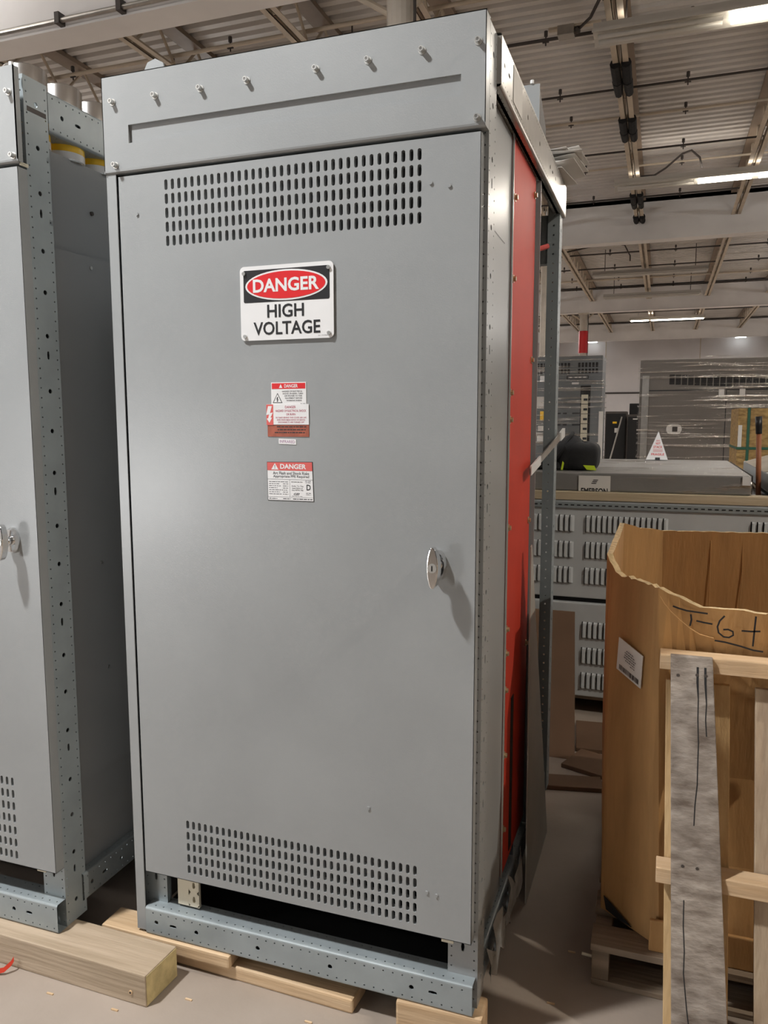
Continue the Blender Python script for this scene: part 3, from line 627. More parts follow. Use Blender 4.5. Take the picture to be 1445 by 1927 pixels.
# ================================================================== THINGS AT THE RIGHT SIDE OF THE CABINET
# sheet leaning on the cabinet side
sh = MB(); a = [(.996, .60, .002), (.998, 1.06, .002), (.990, .975, .32), (.983, .755, .90), (.981, .672, 1.135), (.981, .655, 1.13)]
sh.v = [*a, *[(p[0]+.004, p[1], p[2]) for p in a]]; n = len(a)
sh.f = [tuple(range(n-1, -1, -1)), tuple(range(n, 2*n))] + [(i, (i+1) % n, n+(i+1) % n, n+i) for i in range(n)]; sh.m = [0]*len(sh.f)
tag(sh.build('leaning_sheet', mat('dull_white_sheet', (.34, .32, .28), .6, var=.05)), 'pale tapered sheet leaning against the cabinet behind the red panel', 'sheet')
ls = thing('metal_strip', 'thin pale strip poking out diagonally past the rear cabinet post', 'strip', (.985, .66, 1.37))
MB().hexa([(.976, .64, 1.352), (.980, .64, 1.352), (.994, 1.31, 1.450), (.990, 1.31, 1.450)], [(.976, .64, 1.372), (.980, .64, 1.372), (.994, 1.31, 1.478), (.990, 1.31, 1.478)]).build('bar', M_RAIL, ls)
MB().hexa([(.988, 1.23, 1.438), (.997, 1.23, 1.438), (.999, 1.325, 1.452), (.989, 1.325, 1.452)], [(.988, 1.23, 1.468), (.997, 1.23, 1.468), (.999, 1.325, 1.484), (.989, 1.325, 1.484)]).build('end_cap', M_WHITE, ls)
MB().hexa([(.978, .64, 1.350), (.983, .64, 1.350), (.987, .80, 1.374), (.981, .80, 1.374)], [(.978, .64, 1.378), (.983, .64, 1.378), (.987, .80, 1.402), (.981, .80, 1.402)]).build('near_end', M_WHITE, ls)
# papers on the cabinet roof
rd = random.Random(4)
for i in range(9):
    q = MB(); n = 8; zz = 2.372+.0085*i; dx = rd.uniform(-.03, .03); dy = rd.uniform(-.03, .03); bend = rd.uniform(-.016, .016); rot = rd.uniform(-.2, .2)
    for k in range(n+1):
        t = k/n; x = .80+dx+.225*t
        for wv in (-.11, .11):
            cx_, cyy = x-.9, wv
            q.v.append((.9+cx_*math.cos(rot)-cyy*math.sin(rot), 1.235+dy+cx_*math.sin(rot)+cyy*math.cos(rot), zz+bend*t*t+.004*math.sin(5*t+i)*t))
    q.f = [(2*k, 2*k+2, 2*k+3, 2*k+1) for k in range(n)]; q.m = [0]*n
    o = q.build('paper_sheet', M_PAPER); md = o.modifiers.new('thick', 'SOLIDIFY'); md.thickness = .0012
    tag(o, 'loose curling paper sheet in the pile on the cabinet roof', 'paper', 'paper sheets piled on the cabinet roof')
# crumpled plastic tape along the base
q = MB(); rd = random.Random(9); n = 26
for k in range(n+1):
    t = k/n; yy = .10+.46*t
    for j, zz in enumerate((.190-.035*math.sin(k*.7), .14, .085+.02*math.sin(k*1.0))): q.v.append((.972+.004+.014*abs(math.sin(k*.6+j))+.006*rd.random(), yy+.01*math.sin(k+j), zz))
for k in range(n):
    for j in (0, 1): q.f.append((3*k+j, 3*k+3+j, 3*k+4+j, 3*k+1+j)); q.m.append(0)
o = q.build('plastic_film', mat('grey_plastic_film', (.33, .33, .32), .22, var=.1, vscale=20), smooth=True)
tag(o, 'crumpled grey plastic film along the base below the red panel', 'film')

# ================================================================== BULK BOX ON ITS PALLET
GP = thing('pallet', 'wooden pallet carrying the big cardboard bulk box', 'pallet', (1.75, .85, 0))
PX0, PX1, PY0, PY1 = 1.222, 2.30, .312, 1.38
for i in range(3):
    xx = PX0+i*(PX1-PX0-.045)/2; MB().box(xx, xx+.045, PY0+.004, PY1, .016, .098).build('stringer', M_GREYWX, GP, bevel=.003)
for i in range(7):
    ya = PY0+i*(PY1-PY0-.095)/6; MB().box(PX0-.004, PX1, ya, ya+.095, .098, .117).build('deck_board', M_GREYWX, GP, bevel=.002)
for ya in (PY0, PY0+.48, PY1-.1): MB().box(PX0, PX1, ya, ya+.1, 0, .016).build('bottom_board', M_GREYWX, GP, bevel=.002)
MB().cyl((PX0-.028, PY0+.03, .062), (PX0+.002, PY0+.03, .060), .004, 6).build('dowel', M_CREAM, GP)
ZP = .118
BX = thing('cardboard_box', 'big torn cardboard bulk box marked 1-67 with barcode label', 'box', (1.72, .82, ZP))
# octagonal wall: (bottom xy, top xy, top z)
R_ = [((1.391, .355), (1.354, .360), 1.092), ((2.10, .355), (2.10, .358), 1.06), ((2.26, .50), (2.26, .5), 1.15), ((2.26, 1.08), (2.26, 1.08), 1.16), ((2.12, 1.20), (2.12, 1.20), 1.14), ((1.365, 1.205), (1.352, 1.20), 1.126), ((1.232, 1.07), (1.222, 1.06), 1.165), ((1.232, .481), (1.217, .492), 1.150)]
# rim profile along the torn front and left chamfer: extra columns (t along edge, z)
def wallpanel(i, cols, th=.017, zcut=None):
    (b0, t0, z0), (b1, t1, z1) = R_[i], R_[(i+1) % 8]
    q = MB(); c = V3((1.74, .78))
    cols = [0]+cols+[1] if not isinstance(cols[0], tuple) else cols
    n = len(cols)
    for lay in (0, 1):
        for (t, zt) in cols:
            bx = V3(b0).lerp(V3(b1), t); tx = V3(t0).lerp(V3(t1), t)
            for s_ in range(5):
                u = s_/4; p = bx.lerp(tx, u); inn = (c-p).normalized()*th*lay
                bul = math.sin(u*PI)*(.010 if i else -.085)*min(1, 3.5*math.sin(t*PI))
                out = (p-c).normalized()*bul
                q.v.append((p.x+inn.x+out.x, p.y+inn.y+out.y, ZP+(zt-ZP)*u))
    N_ = n*5
    for k in range(n-1):
        for s_ in range(4):
            a, b = k*5+s_, (k+1)*5+s_
            q.f += [(a, b, b+1, a+1), (N_+b, N_+a, N_+a+1, N_+b+1)]; q.m += [0, 0]
        a, b = k*5+4, (k+1)*5+4
        q.f.append((a, b, N_+b, N_+a)); q.m.append(1)
    return q
def noisycols(n, f, amp, seed):
    rd = random.Random(seed); return [(k/n, f(k/n)+(rd.uniform(-amp, amp) if 0 < k < n else 0)) for k in range(n+1)]
def lin(*P):
    def g(t):
        for (a, va), (b, vb) in zip(P, P[1:]):
            if t <= b: return va+(vb-va)*(t-a)/(b-a)
        return P[-1][1]
    return g
wallpanel(0, noisycols(30, lin((0, 1.092), (.05, 1.075), (.12, 1.050), (.25, 1.048), (.34, 1.046), (.35, 1.058), (1, 1.06)), .003, 1)).build('front_wall', [M_CARD, M_CARDIN], BX)
wallpanel(1, noisycols(6, lin((0, 1.06), (1, 1.15)), .002, 2)).build('corner_wall', [M_CARD, M_CARDIN], BX)
wallpanel(2, noisycols(6, lin((0, 1.15), (1, 1.16)), .002, 3)).build('side_wall', [M_CARD, M_CARDIN], BX)
wallpanel(3, noisycols(6, lin((0, 1.16), (1, 1.14)), .002, 4)).build('corner_wall', [M_CARD, M_CARDIN], BX)
wallpanel(4, noisycols(40, lin((0, 1.14), (.38, 1.137), (.40, 1.115), (.43, 1.112), (.46, 1.136), (1, 1.126)), .0015, 5)).build('back_wall', [M_CARD, M_CARDIN], BX)
wallpanel(5, noisycols(8, lin((0, 1.126), (.7, 1.150), (1, 1.165)), .003, 6)).build('corner_wall', [M_CARD, M_CARDIN], BX)
wallpanel(6, noisycols(8, lin((0, 1.165), (1, 1.150)), .003, 7)).build('side_wall', [M_CARD, M_CARDIN], BX)
wallpanel(7, noisycols(16, lin((0, 1.150), (.12, 1.118), (.25, 1.100), (.6, 1.098), (1, 1.092)), .004, 8)).build('corner_wall', [M_CARD, M_CARDIN], BX)
MB().prism([(0, 0), (0, 0), (0, 0)], 0, 0)
q = MB(); q.add([(b[0], b[1], ZP+.002) for b, t, z in R_] + [(b[0], b[1], ZP+.008) for b, t, z in R_], [tuple(range(7, -1, -1)), tuple(range(8, 16))] + [(i, (i+1) % 8, 8+(i+1) % 8, 8+i) for i in range(8)]); q.build('box_floor', M_CARD, BX)
# hand-drawn marks 1-67
K = 1/4.587
def bxp(cx_, cyy):
    # inputs are pixels of a zoomed image crop; linear map to wall coordinates
    px, py = 1130+cx_*K, 980+cyy*K
    return (1.354+(px-1240)*(1.606-1.354)/205, 1.101-(py-1100)*.001375+(px-1240)*.00010)
mk = MB()
for st in ([(635, 725), (690, 745), (760, 765), (940, 790)], [(795, 795), (803, 840), (792, 895)], [(845, 850), (910, 865), (985, 878)],
           [(1085, 808), (1045, 850), (1028, 900), (1040, 950), (1085, 985), (1130, 990), (1165, 970), (1160, 940), (1120, 922), (1078, 924)], [(1232, 932), (1310, 938), (1388, 936)], [(1345, 812), (1338, 930), (1332, 1062)],
           [(1010, 1016), (1100, 1030), (1230, 1062), (1340, 1095), (1420, 1106)]):
    mk.ribbon([bxp(*p) for p in st], .0042, .3405)
mk.build('marker_writing', M_BLACK, BX)
MB().tube([(p_[0], .3425, p_[1]) for p_ in [bxp(*c_) for c_ in ((515, 640), (560, 710), (620, 775), (700, 845), (790, 915), (880, 968), (1000, 1000))]], .0016, 5).build('crease', M_CARD, BX)
for xa_, za_, zb_ in ((1.52, .60, 1.10), (1.62, .85, 1.12)): MB().tube([(xa_, 1.186, za_), (xa_+.004, 1.185, (za_+zb_)/2), (xa_, 1.186, zb_)], .0016, 5).build('crease', M_CARD, BX)
# barcode label on the near corner wall
A_, B_, Cc, Dd = V3((1.275, .447, .936)), V3((1.338, .397, .904)), V3((1.335, .400, .815)), V3((1.271, .450, .848))
off = V3((-.62, -.78, 0))*.026
def lp(u, v): return (Dd.lerp(Cc, u)).lerp(A_.lerp(B_, u), v) + off
q = MB().add([lp(0, 0), lp(1, 0), lp(1, 1), lp(0, 1)] + [lp(0, 0)-off*.1, lp(1, 0)-off*.1, lp(1, 1)-off*.1, lp(0, 1)-off*.1], [(0, 1, 2, 3), (7, 6, 5, 4), (0, 4, 5, 1), (1, 5, 6, 2), (2, 6, 7, 3), (3, 7, 4, 0)])
lb = q.build('barcode_label', M_PAPER, BX)
q = MB(); rd = random.Random(12); u = .12
def lq(q, u0, u1, v0, v1):
    o2 = off*.06; q.add([lp(u0, v0)+o2, lp(u1, v0)+o2, lp(u1, v1)+o2, lp(u0, v1)+o2], [(0, 1, 2, 3)])
while u < .9: wd = rd.uniform(.012, .035); lq(q, u, u+wd, .07, .22); u += wd+rd.uniform(.01, .03)
for i, (a, b) in enumerate(((.36, .66), (.30, .72), (.30, .76), (.28, .74), (.34, .72), (.55, .74))):
    u = a
    while u < b: wd = rd.uniform(.03, .08); lq(q, u, min(b, u+wd), .76-i*.075, .785-i*.075); u += wd+.02
q.build('print', M_BLACK, lb)
for lo, hi in (((1.30, .42, .245), (1.372, .372, .33)),):
    pass
# torn flap at the bottom of the near corner
q = MB().add([(1.262, .452, .30), (1.30, .422, .345), (1.318, .405, .255), (1.285, .432, .235)] + [(1.266, .456, .30), (1.304, .426, .345), (1.322, .409, .255), (1.289, .436, .235)], [(0, 3, 2, 1), (4, 5, 6, 7), (0, 1, 5, 4), (1, 2, 6, 5), (2, 3, 7, 6), (3, 0, 4, 7)])
q.build('torn_flap', M_CARD, BX)
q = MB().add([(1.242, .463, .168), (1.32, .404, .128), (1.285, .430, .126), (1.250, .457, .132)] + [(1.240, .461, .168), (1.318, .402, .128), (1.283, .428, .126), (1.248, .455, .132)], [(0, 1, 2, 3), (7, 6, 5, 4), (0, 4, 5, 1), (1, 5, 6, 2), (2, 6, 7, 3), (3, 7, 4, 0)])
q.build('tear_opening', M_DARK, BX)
tag(MB().box(1.365, 1.80, .333, .345, .1175, .205).build('loose_flap', M_CARD, None, bevel=.004), 'loose cardboard flap resting on the pallet before the box', 'flap')

# ================================================================== PALLET STANDING ON EDGE
UP = thing('pallet', 'pallet stood on edge before the cardboard box, weathered grey board in front', 'pallet', (1.6, .15, 0))
def sl(z, d=0.): return .070+.25*z + d           # y of the leaning front plane
def upboard(name, xa0, xa1, xb0, xb1, z0, z1, d0, d1, mt, par=UP, bev=.002):
    return MB().hexa([(xa0, sl(z0, d0), z0), (xa1, sl(z0, d0), z0), (xa1, sl(z0, d1), z0), (xa0, sl(z0, d1), z0)],
                     [(xb0, sl(z1, d0), z1), (xb1, sl(z1, d0), z1), (xb1, sl(z1, d1), z1), (xb0, sl(z1, d1), z1)]).build(name, mt, par, bevel=bev)
gb = upboard('deck_board', 1.424, 1.549, 1.388, 1.484, .001, .940, -.016, 0, M_GREYW); gb['label'] = 'weathered grey board with long cracks'
q = MB()
for pts in ([(.625, .990), (.61, .95), (.62, .91), (.60, .86), (.60, .80), (.575, .75), (.555, .70), (.50, .65), (.47, .60)], [(.80, .99), (.79, .95), (.80, .90), (.77, .86), (.78, .82)], [(.25, .42), (.235, .36), (.25, .30), (.23, .25), (.28, .17), (.34, .10), (.37, .05), (.40, .0)]):
    vs = []
    for u, t in pts:
        z = .927*t; x = (1.424+(1.389-1.424)*t)*(1-u)+(1.549+(1.487-1.549)*t)*u; wd = .0013 if t < .94 else .0026
        vs += [(x-wd, sl(z, -.0164), z), (x+wd, sl(z, -.0164), z)]
    q.add(vs, [(2*k, 2*k+1, 2*k+3, 2*k+2) for k in range(len(pts)-1)])
q.build('crack', M_DARK, gb)
for u, t in ((.18, .965), (.62, .97), (.82, .97), (.32, .50), (.65, .50)):
    z = .927*t; x = 1.389*(1-u)+1.487*u + (.012 if t < .9 else 0); MB().cyl((x, sl(z, -.0165), z), (x, sl(z, -.0175), z), .004, 8).build('nail', M_JDARK, gb)
for z, mt in ((.918, M_PINE), (.425, M_PINE), (.02, M_PINE)):
    MB().hexa([(1.362+.02*(1-z), sl(z), z-.019), (1.84, sl(z), z-.019), (1.84, sl(z, .056), z-.019), (1.362+.02*(1-z), sl(z, .056), z-.019)], [(1.362+.02*(1-z), sl(z), z+.019), (1.84, sl(z), z+.019), (1.84, sl(z, .056), z+.019), (1.362+.02*(1-z), sl(z, .056), z+.019)]).build('stringer', mt, UP, bevel=.002)
upboard('deck_board', 1.405, 1.548, 1.380, 1.530, .001, .86, .056, .072, M_PINEZ)
upboard('deck_board', 1.604, 1.75, 1.587, 1.735, .001, .86, .056, .072, wood('pale_board_z', (.42, .33, .23), (.30, .22, .15), 'z'))
upboard('deck_board', 1.73, 1.84, 1.73, 1.84, .001, .940, -.016, 0, M_GREYW)
# unseen pallet added past the right edge so the right lamp casts floor streaks
SP = thing('pallet', 'unseen pallet added beyond the right edge to cut the lamp light into streaks', 'pallet', (1.93, -.2, 0))
for z in (.02, .66, 1.40): MB().box(1.905, 1.96, -.61, .21, z-.019, z+.019).build('stringer', M_PINE, SP)
for k in range(6): ya = -.61+.14*k; MB().box(1.888, 1.904, ya, ya+.088, .001, 1.42).build('deck_board', M_PINEZ, SP)
for k in (0, 5): ya = -.61+.144*k; MB().box(1.961, 1.977, ya, ya+.088, .001, 1.42).build('deck_board', M_PINEZ, SP)

# ================================================================== LOUVRED CABINET BEHIND
LY = 2.3
LC = thing('louvered_cabinet', 'long grey louvered enclosure on a pallet behind the aisle', 'cabinet', (1.4, 2.8, .10))
MB().box(.20, 2.9, LY, LY+1.2, .612, 1.112).build('upper_body', M_LOUV, LC, bevel=.006)
MB().box(.20, 2.9, LY-.012, LY+1.2, .10, .588).build('lower_body', M_LOUV, LC, bevel=.006)
MB().box(.22, 2.88, LY+.02, LY+1.18, .585, .615).build('seam_gap', M_DARK, LC)
tr = MB().box(.20, 2.9, LY-.010, LY+.01, 1.072, 1.105).build('top_trim', M_CHAN, LC, bevel=.003)
d0_ = MB().box(.62, .637, LY-.0115, LY-.0095, 1.086, 1.0915).build('trim_slot', M_DARK, tr)
for k in range(1, 40): inst(d0_, tr, (.0305*k, 0, 0))
# louver: a pressed hood; near-black faces paint the unlit opening on its left
def louver(x, z, h, y):
    q = MB(); wd = .0195
    q.add([(x, y-.013, z+.008), (x, y-.013, z+h-.008), (x+wd*.45, y-.012, z+h-.006), (x+wd*.45, y-.012, z+.006), (x+wd, y, z+h-.003), (x+wd, y, z+.003), (x, y, z+h), (x, y, z)],
          [(0, 3, 2, 1), (3, 5, 4, 2), (1, 2, 4, 6), (0, 7, 5, 3)])
    q.add([(x+.001, y-.0125, z+.008), (x+.001, y-.0125, z+h-.008), (x+.001, y-.0004, z+h-.001), (x+.001, y-.0004, z+.001)], [(0, 1, 2, 3)], 1)
    q.add([(x-.0048, y-.0006, z), (x+.001, y-.0006, z), (x+.001, y-.0006, z+h), (x-.0048, y-.0006, z+h)], [(0, 1, 2, 3)], 1)
    return q
lv = louver(1.004, .950, .087, LY).build('louver', [M_LOUV, M_DARK], LC)
first = True
for row, zz in enumerate((.950, .816, .684)):
    for g0, cnt in ((.715, 9), (1.004, 15), (1.760, 6)):
        for k in range(cnt):
            if first and row == 0 and g0 == 1.004 and k == 0: first = False; continue
            inst(lv, LC, (g0+k*.0262-1.004, 0, zz-.950))
for zz in (.406, .272, .140):
    for k in range(7): inst(lv, LC, (-.002+k*.0262, -.012, zz-.950))
q = thing('pallet', 'low wooden pallet under the long louvered enclosure', 'pallet', (1.4, 2.8, 0))
for i in range(6): MB().box(.25+i*.48, .37+i*.48, LY+.02, LY+1.18, 0, .078).build('stringer', M_GREYWX, q)
for i in range(6): MB().box(.22, 2.88, LY+.01+i*.2, LY+.12+i*.2, .078, .099).build('deck_board', M_GREYWX, q)
tag(MB().box(.30, 2.6, LY-.005, LY+.085, 1.1125, 1.156).build('timber_rail', wood('pale_timber_x', (.55, .46, .33), (.42, .34, .22), 'x'), None, bevel=.004), 'long pale timber lying along the top of the louvered enclosure', 'timber')
tag(MB().box(.30, 2.6, LY+1.0, LY+1.09, 1.1125, 1.156).build('timber_rail', M_TIMB, None, bevel=.004), 'timber on the louvered enclosure below the far side of the wrapped box', 'timber')
# wrapped box lying on the timbers
EB = thing('equipment_box', 'flat grey equipment box in clear wrap with a white EMERSON label', 'box', (1.1, 3.05, 1.157))
MB().box(.35, 1.752, LY+.03, 3.80, 1.157, 1.250).build('body', M_EQ, EB, bevel=.008)
MB().box(.345, 1.757, LY+.025, 3.805, 1.1575, 1.2525).build('stretch_wrap', M_WRAPZ, EB, bevel=.008)
lbm = MB().box(.957, 1.112, LY+.0235, LY+.0245, 1.158, 1.236).build('label', M_PAPER, EB)
mm = MB().text('EMERSON', .970, 1.100, 1.142, 1.174, LY+.023, .03)
lg = MB()
for dz in (0, .008, .016): lg.prism([(1.018+dz*.5, 1.196+dz), (1.042+dz*.5, 1.196+dz), (1.046+dz*.5, 1.200+dz), (1.022+dz*.5, 1.200+dz)], LY+.0228, LY+.0232)
lg.build('logo_mark', M_BLACK, lbm); lt = mm.build('lettering', M_BLACK, lbm)
bm_ = bmesh.new(); bm_.from_mesh(lt.data)         # the lower half of the word is hidden by the timber: cut it at the box's lower edge
bmesh.ops.bisect_plane(bm_, geom=bm_.verts[:]+bm_.edges[:]+bm_.faces[:], plane_co=(0, 0, 1.1585-wloc(lbm).z), plane_no=(0, 0, 1), clear_inner=True)
bm_.to_mesh(lt.data); bm_.free()
MB().box(1.712, 1.748, LY+.0215, LY+.0245, 1.205, 1.248).build('corner_tag', M_WHITE, EB)
MB().box(1.7575, 1.7595, LY+.05, 3.7, 1.16, 1.25).build('edge_strap', M_JDARK, EB)
E2 = thing('equipment_box', 'second grey wrapped box at the right edge past the broom handle', 'box', (2.2, 3.0, 1.157))
MB().box(1.845, 2.85, LY+.03, 3.8, 1.157, 1.25).build('body', M_LOUV, E2, bevel=.008)
MB().prism([(1.84, 1.2505), (2.86, 1.2505), (2.86, 1.40), (2.3, 1.40)], LY+.35, 3.7).build('stretch_wrap', mat('pale_film', (.42, .38, .33), .25), E2)
MB().box(1.85, 1.885, LY+.026, LY+.029, 1.205, 1.248).build('corner_tag', M_WHITE, E2)
br = thing('broom', 'broom handle with orange brown wood and black grip in the gap between boxes', 'broom', (1.805, 2.55, 1.113))
MB().cyl((1.808, 2.55, 1.113), (1.795, 2.55, 1.45), .0125, 10).build('shaft', M_BROOM, br, smooth=True); MB().cyl((1.7951, 2.55, 1.445), (1.790, 2.55, 1.530), .0150, 10, r1=.0165).build('grip', M_BLACK, br, smooth=True)
# black bag
def blob(mb, c, r, n=14, m_=9, seed=1, amp=.1, zmin=None):
    rd = random.Random(seed); ph = [rd.uniform(0, 6) for _ in range(6)]; vs = []
    for j in range(m_+1):
        for i in range(n):
            a = 2*PI*i/n; b = -PI/2+PI*j/m_
            k = 1+amp*(math.sin(2*a+ph[0]+b)+.6*math.sin(3*b+ph[1]+a)+.5*math.sin(5*a+ph[2]))
            z = c[2]+r[2]*math.sin(b)*k
            sq = lambda v: math.copysign(abs(v)**.62, v)
            z = c[2]+r[2]*sq(math.sin(b))*k
            vs.append((c[0]+r[0]*sq(math.cos(b))*sq(math.cos(a))*k, c[1]+r[1]*sq(math.cos(b))*sq(math.sin(a))*k, max(z, zmin) if zmin is not None else z))
    fs = [(j*n+i, j*n+(i+1) % n, (j+1)*n+(i+1) % n, (j+1)*n+i) for j in range(m_) for i in range(n)]
    return mb.add(vs, fs)
bg = thing('black_bag', 'black fabric bag with lime tags on the wrapped grey box', 'bag', (.92, 2.58, 1.253))
mb = MB(); blob(mb, (.885, 2.60, 1.315), (.066, .12, .112), n=28, m_=18, seed=3, amp=.045, zmin=1.2535); blob(mb, (.950, 2.59, 1.315), (.088, .12, .084), n=28, m_=18, seed=15, amp=.045, zmin=1.2535); blob(mb, (.78, 2.60, 1.275), (.14, .10, .035), seed=6, zmin=1.2535)
mb.build('body', M_BAG, bg, smooth=True)
MB().tube([(.80, 2.50, 1.27), (.86, 2.49, 1.36), (.88, 2.52, 1.42), (.90, 2.56, 1.445)], .010, 6).build('strap', M_BAG, bg, smooth=True)
MB().prism([(.985, 1.257), (1.032, 1.255), (1.022, 1.279), (.965, 1.281)], 2.448, 2.452).build('lime_tag', M_LIME, bg)
MB().prism([(.852, 1.254), (.862, 1.254), (.868, 1.290), (.860, 1.300), (.858, 1.29)], 2.448, 2.452).build('lime_tag', M_LIME, bg)
# do-not-stack cone
cn = thing('warning_cone', 'white triangular do not stack cardboard cone on the wrapped box', 'sign', (1.316, 3.72, 1.253))
mb = MB(); ax_, bx_, ap = 1.250, 1.386, (1.322, 3.76, 1.438)
mb.add([(ax_, 3.68, 1.254), (bx_, 3.68, 1.254), (bx_-.01, 3.795, 1.254), (ax_+.01, 3.795, 1.254), ap], [(0, 1, 4), (1, 2, 4), (2, 3, 4), (3, 0, 4), (3, 2, 1, 0)])
mb.build('body', M_WHITE, cn)
O_ = V3((1.322, 3.68, 1.254)); V_ = (V3(ap)-V3((1.322, 3.68, 1.254))).normalized(); nrm = X.cross(V_).normalized()
O_ = O_+nrm*.001 if nrm.y < 0 else O_-nrm*.001
mm = MB()
for tx, hw, z0, z1 in (('DO', .011, .128, .139), ('NOT', .014, .106, .122), ('STACK', .028, .080, .098), ('FRAGILE', .040, .030, .046)): mm.text(tx, -hw, hw, z0, z1, 0, .015, O=O_, U=X, V=V_)
for i in range(3): mm.add([O_+X*a+V_*b for a, b in ((-.030, .056+i*.007), (.030, .056+i*.007), (.030, .058+i*.007), (-.030, .058+i*.007))], [(0, 1, 2, 3)])
mm.build('lettering', M_SIGNRED, cn)
MB().add([O_+X*a+V_*b for a, b in ((-.015, .0), (.015, .0), (.015, .016), (-.015, .016))], [(0, 1, 2, 3)]).build('hand_hole', M_BLACK, cn)
# brown sheet leaning on the louvers, scraps enlarged and darkened to imitate floor shade
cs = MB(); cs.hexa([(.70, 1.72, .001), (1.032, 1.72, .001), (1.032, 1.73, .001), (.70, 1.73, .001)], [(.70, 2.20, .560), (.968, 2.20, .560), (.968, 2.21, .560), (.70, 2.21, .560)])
o = cs.build('cardboard_sheet', M_CARDD); tag(o, 'brown cardboard sheet, darkened for shade, leaning on the louvered enclosure', 'sheet')
for i, (x0, y0, a, b, rz, lab) in enumerate(((1.04, 1.47, .26, .11, .2, 'torn brown cardboard scrap on the floor beyond the rear post'), (1.13, 1.68, .24, .20, -.35, 'larger torn cardboard scrap on the floor by the box pallet'), (1.16, 2.00, .30, .34, .1, 'cardboard piece added to darken the lit floor before the louvered enclosure'))):
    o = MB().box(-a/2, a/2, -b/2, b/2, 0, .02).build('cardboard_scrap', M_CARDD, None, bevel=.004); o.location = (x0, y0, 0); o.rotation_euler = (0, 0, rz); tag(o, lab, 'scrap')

# ================================================================== FAR EQUIPMENT
PY = 9.0
PB = thing('panelboard', 'wrapped grey panelboard with white labels and breaker column, behind the rear post', 'cabinet', (.16, 9.3, 0))
MB().box(-.95, .575, PY, PY+.6, .14, 2.35).build('body', M_FARG, PB, bevel=.01)
MB().box(-.9, .55, PY+.02, PY+.58, 0, .14).build('skid', M_GREYWX, PB)
MB().box(.545, .600, PY-.03, PY+.02, .2, 1.62).build('corner_guard', M_PAPER, PB)
v0 = MB().box(-.28, -.25, PY-.004, PY, 2.20, 2.26).build('vent', M_DARK, PB)
for r in range(2):
    for k in range(18):
        if (r, k) != (0, 0) and k not in (10, 11): inst(v0, PB, (k*.045, 0, -.08*r))
MB().box(-.235, -.045, PY-.006, PY, 2.018, 2.095).build('label', M_WHITE, PB); MB().text('6', -.12, -.09, 2.035, 2.075, PY-.008, .02).build('lettering', M_BLACK, PB)
nb = MB().box(.115, .40, PY-.006, PY, 2.045, 2.092).build('name_plate', M_BLACK, PB); MB().box(.13, .385, PY-.008, PY-.006, 2.055, 2.082).build('plate_face', M_LINER, nb); mm = MB()
for a in (.15, .22, .27, .33): mm.box(a, a+.035, PY-.009, PY-.008, 2.063, 2.075)
mm.build('plate_print', M_PAPER, nb)
MB().box(.185, .275, PY-.006, PY, 1.978, 2.003).build('label', M_WHITE, PB)
MB().box(-.28, -.10, PY-.008, PY, 1.66, 1.82).build('document_pouch', M_PAPER, PB); MB().box(-.225, -.155, PY-.006, PY, 1.50, 1.625).build('yellow_label', M_YELLOW, PB)
MB().box(-.25, -.10, PY-.006, PY, 1.36, 1.43).build('label', M_PAPER, PB); MB().box(-.26, -.12, PY-.006, PY, 1.22, 1.30).build('label', M_PAPER, PB)
MB().box(.30, .43, PY-.004, PY, 1.05, 1.96).build('breaker_recess', M_DARK, PB)
bk = MB().box(.315, .40, PY-.03, PY-.004, 1.72, 1.84).build('breaker', M_CREAM, PB); MB().box(.345, .395, PY-.035, PY-.03, 1.76, 1.79).build('toggle', M_BLACK, bk)
for k in range(1, 6):
    c = inst(bk, PB, (0, 0, -.128*k)); c2 = inst(bk.children[0], c, (0, 0, 0))
h0 = MB().box(-.0, .05, PY-.004, PY, 1.735, 1.755).build('slot', M_BLACK, PB)
for r in range(5):
    for xx in (0, .08, .20, .25):
        if (r, xx) != (0, 0): inst(h0, PB, (xx, 0, -.15*r))
MB().box(-.97, .595, PY-.02, PY+.62, .2, 2.37).build('stretch_wrap', M_WRAPX, PB, bevel=.03)
EY = 8.6
EN = thing('wrapped_enclosure', 'large brown grey enclosure in shiny stretch wrap with silver corner post', 'cabinet', (2.1, 9.1, 0))
MB().box(1.055, 3.3, EY, EY+.9, .14, 2.245).build('body', M_OLIV, EN, bevel=.01)
MB().box(1.1, 3.25, EY+.03, EY+.87, 0, .14).build('skid', M_GREYWX, EN)
MB().box(1.085, 1.165, EY-.03, EY+.03, .2, 2.05).build('corner_post', M_RAIL, EN)
v1 = MB().box(1.40, 1.46, EY-.004, EY, 1.94, 2.06).build('vent', M_DARK, EN)
for k in range(1, 19): inst(v1, EN, (.072*k, 0, -.004*k))
for xx in (1.995, 2.225): MB().box(xx-.03, xx+.03, EY-.02, EY, 1.785, 1.875).build('latch', M_PAPER, EN)
MB().box(1.10, 3.2, EY-.004, EY, 1.86, 1.875).build('door_seam', M_BLACK, EN); MB().box(2.045, 2.055, EY-.004, EY, .3, 1.86).build('door_seam', M_BLACK, EN)
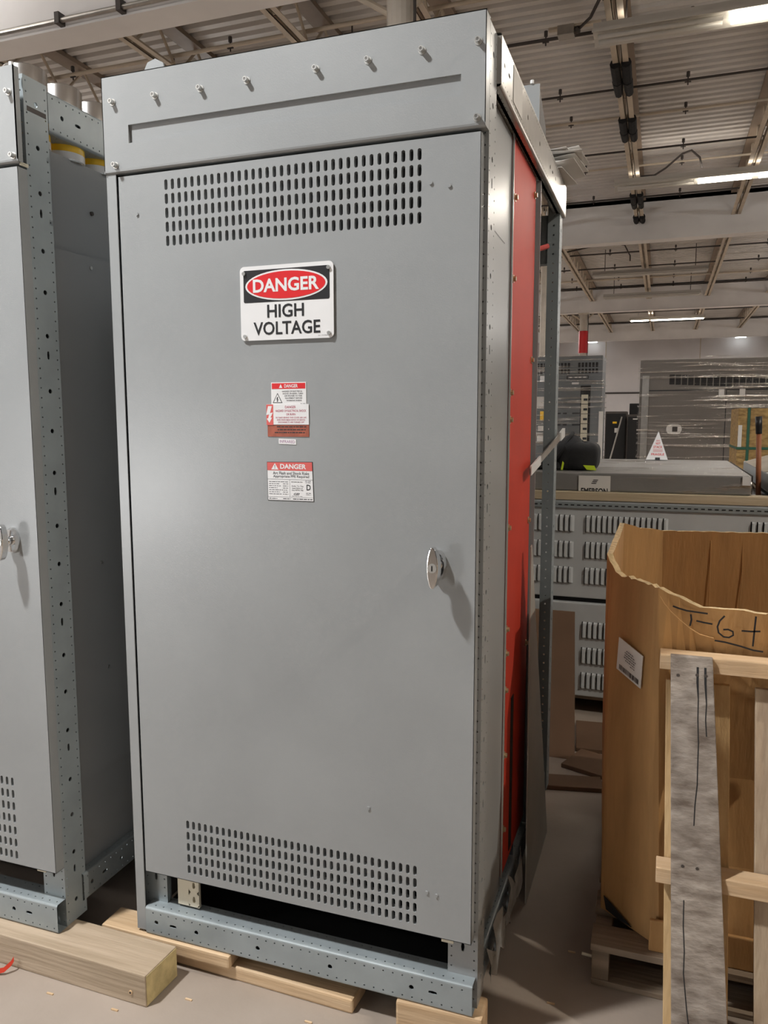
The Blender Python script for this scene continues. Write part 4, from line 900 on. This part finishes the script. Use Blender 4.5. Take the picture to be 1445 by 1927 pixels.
cm = MB().prism(rrect(1.385, 1.565, 1.335, 1.455, .055), EY-.03, EY).build('cam_plate', M_PAPER, EN); MB().box(1.455, 1.515, EY-.04, EY-.03, 1.365, 1.425).build('socket', M_JDARK, cm)
MB().box(1.035, 3.32, EY-.04, EY+.92, .2, 2.275).build('stretch_wrap', M_WRAPX, EN, bevel=.03)
OC = thing('osb_crate', 'orange brown osb crate with green straps at the right edge', 'crate', (2.25, 5.3, 0))
MB().box(1.90, 2.7, 5.0, 5.7, .12, 1.60).build('side_board', M_OSB, OC); MB().box(1.93, 2.67, 5.03, 5.67, 0, .12).build('skid', M_PINE, OC)
MB().box(1.895, 2.705, 4.994, 5.706, 1.28, 1.30).build('strap', M_GREEN, OC); MB().box(1.965, 1.985, 4.992, 5.708, .12, 1.605).build('strap', M_GREEN, OC)
MB().box(1.903, 1.93, 4.99, 5.0, 1.30, 1.47).build('paper_tag', M_PAPER, OC)
for (a, b, z, dep, lab, nm) in ((.37, .74, 1.655, 12.8, 'low black cabinet by the far white wall gap', 'black_cabinet'), (.745, 1.05, 1.60, 12.7, 'narrow black cabinet beside the silver corner post', 'black_cabinet'), (.76, .99, 1.80, 13.2, 'tall dark cabinet rising behind the black cabinets', 'black_cabinet')):
    t = thing(nm, lab, 'cabinet', ((a+b)/2, dep, 0)); MB().box(a, b, dep, dep+.4, 0, z).build('body', M_JDARK if z < 1.7 else M_DARK, t, bevel=.01); MB().box(a+.02, b-.02, dep-.01, dep, .1, z-.04).build('door', M_DARK, t, bevel=.004)
    if z < 1.66 and a < .5: MB().box(a+.13, a+.20, dep-.014, dep-.01, 1.44, 1.475).build('yellow_label', M_YELLOW, t); MB().box(a+.165, a+.225, dep-.014, dep-.01, 1.28, 1.36).build('white_label', M_PAPER, t)
    elif a < .75: MB().box(a+.1, a+.18, dep-.014, dep-.01, 1.51, 1.53).build('white_label', M_PAPER, t)
tag(MB().cyl((.30, 12.45, .0), (.66, 12.69, 1.56), .014, 6).build('metal_rod', M_RAIL), 'thin metal rod leaning on the black cabinets', 'rod')
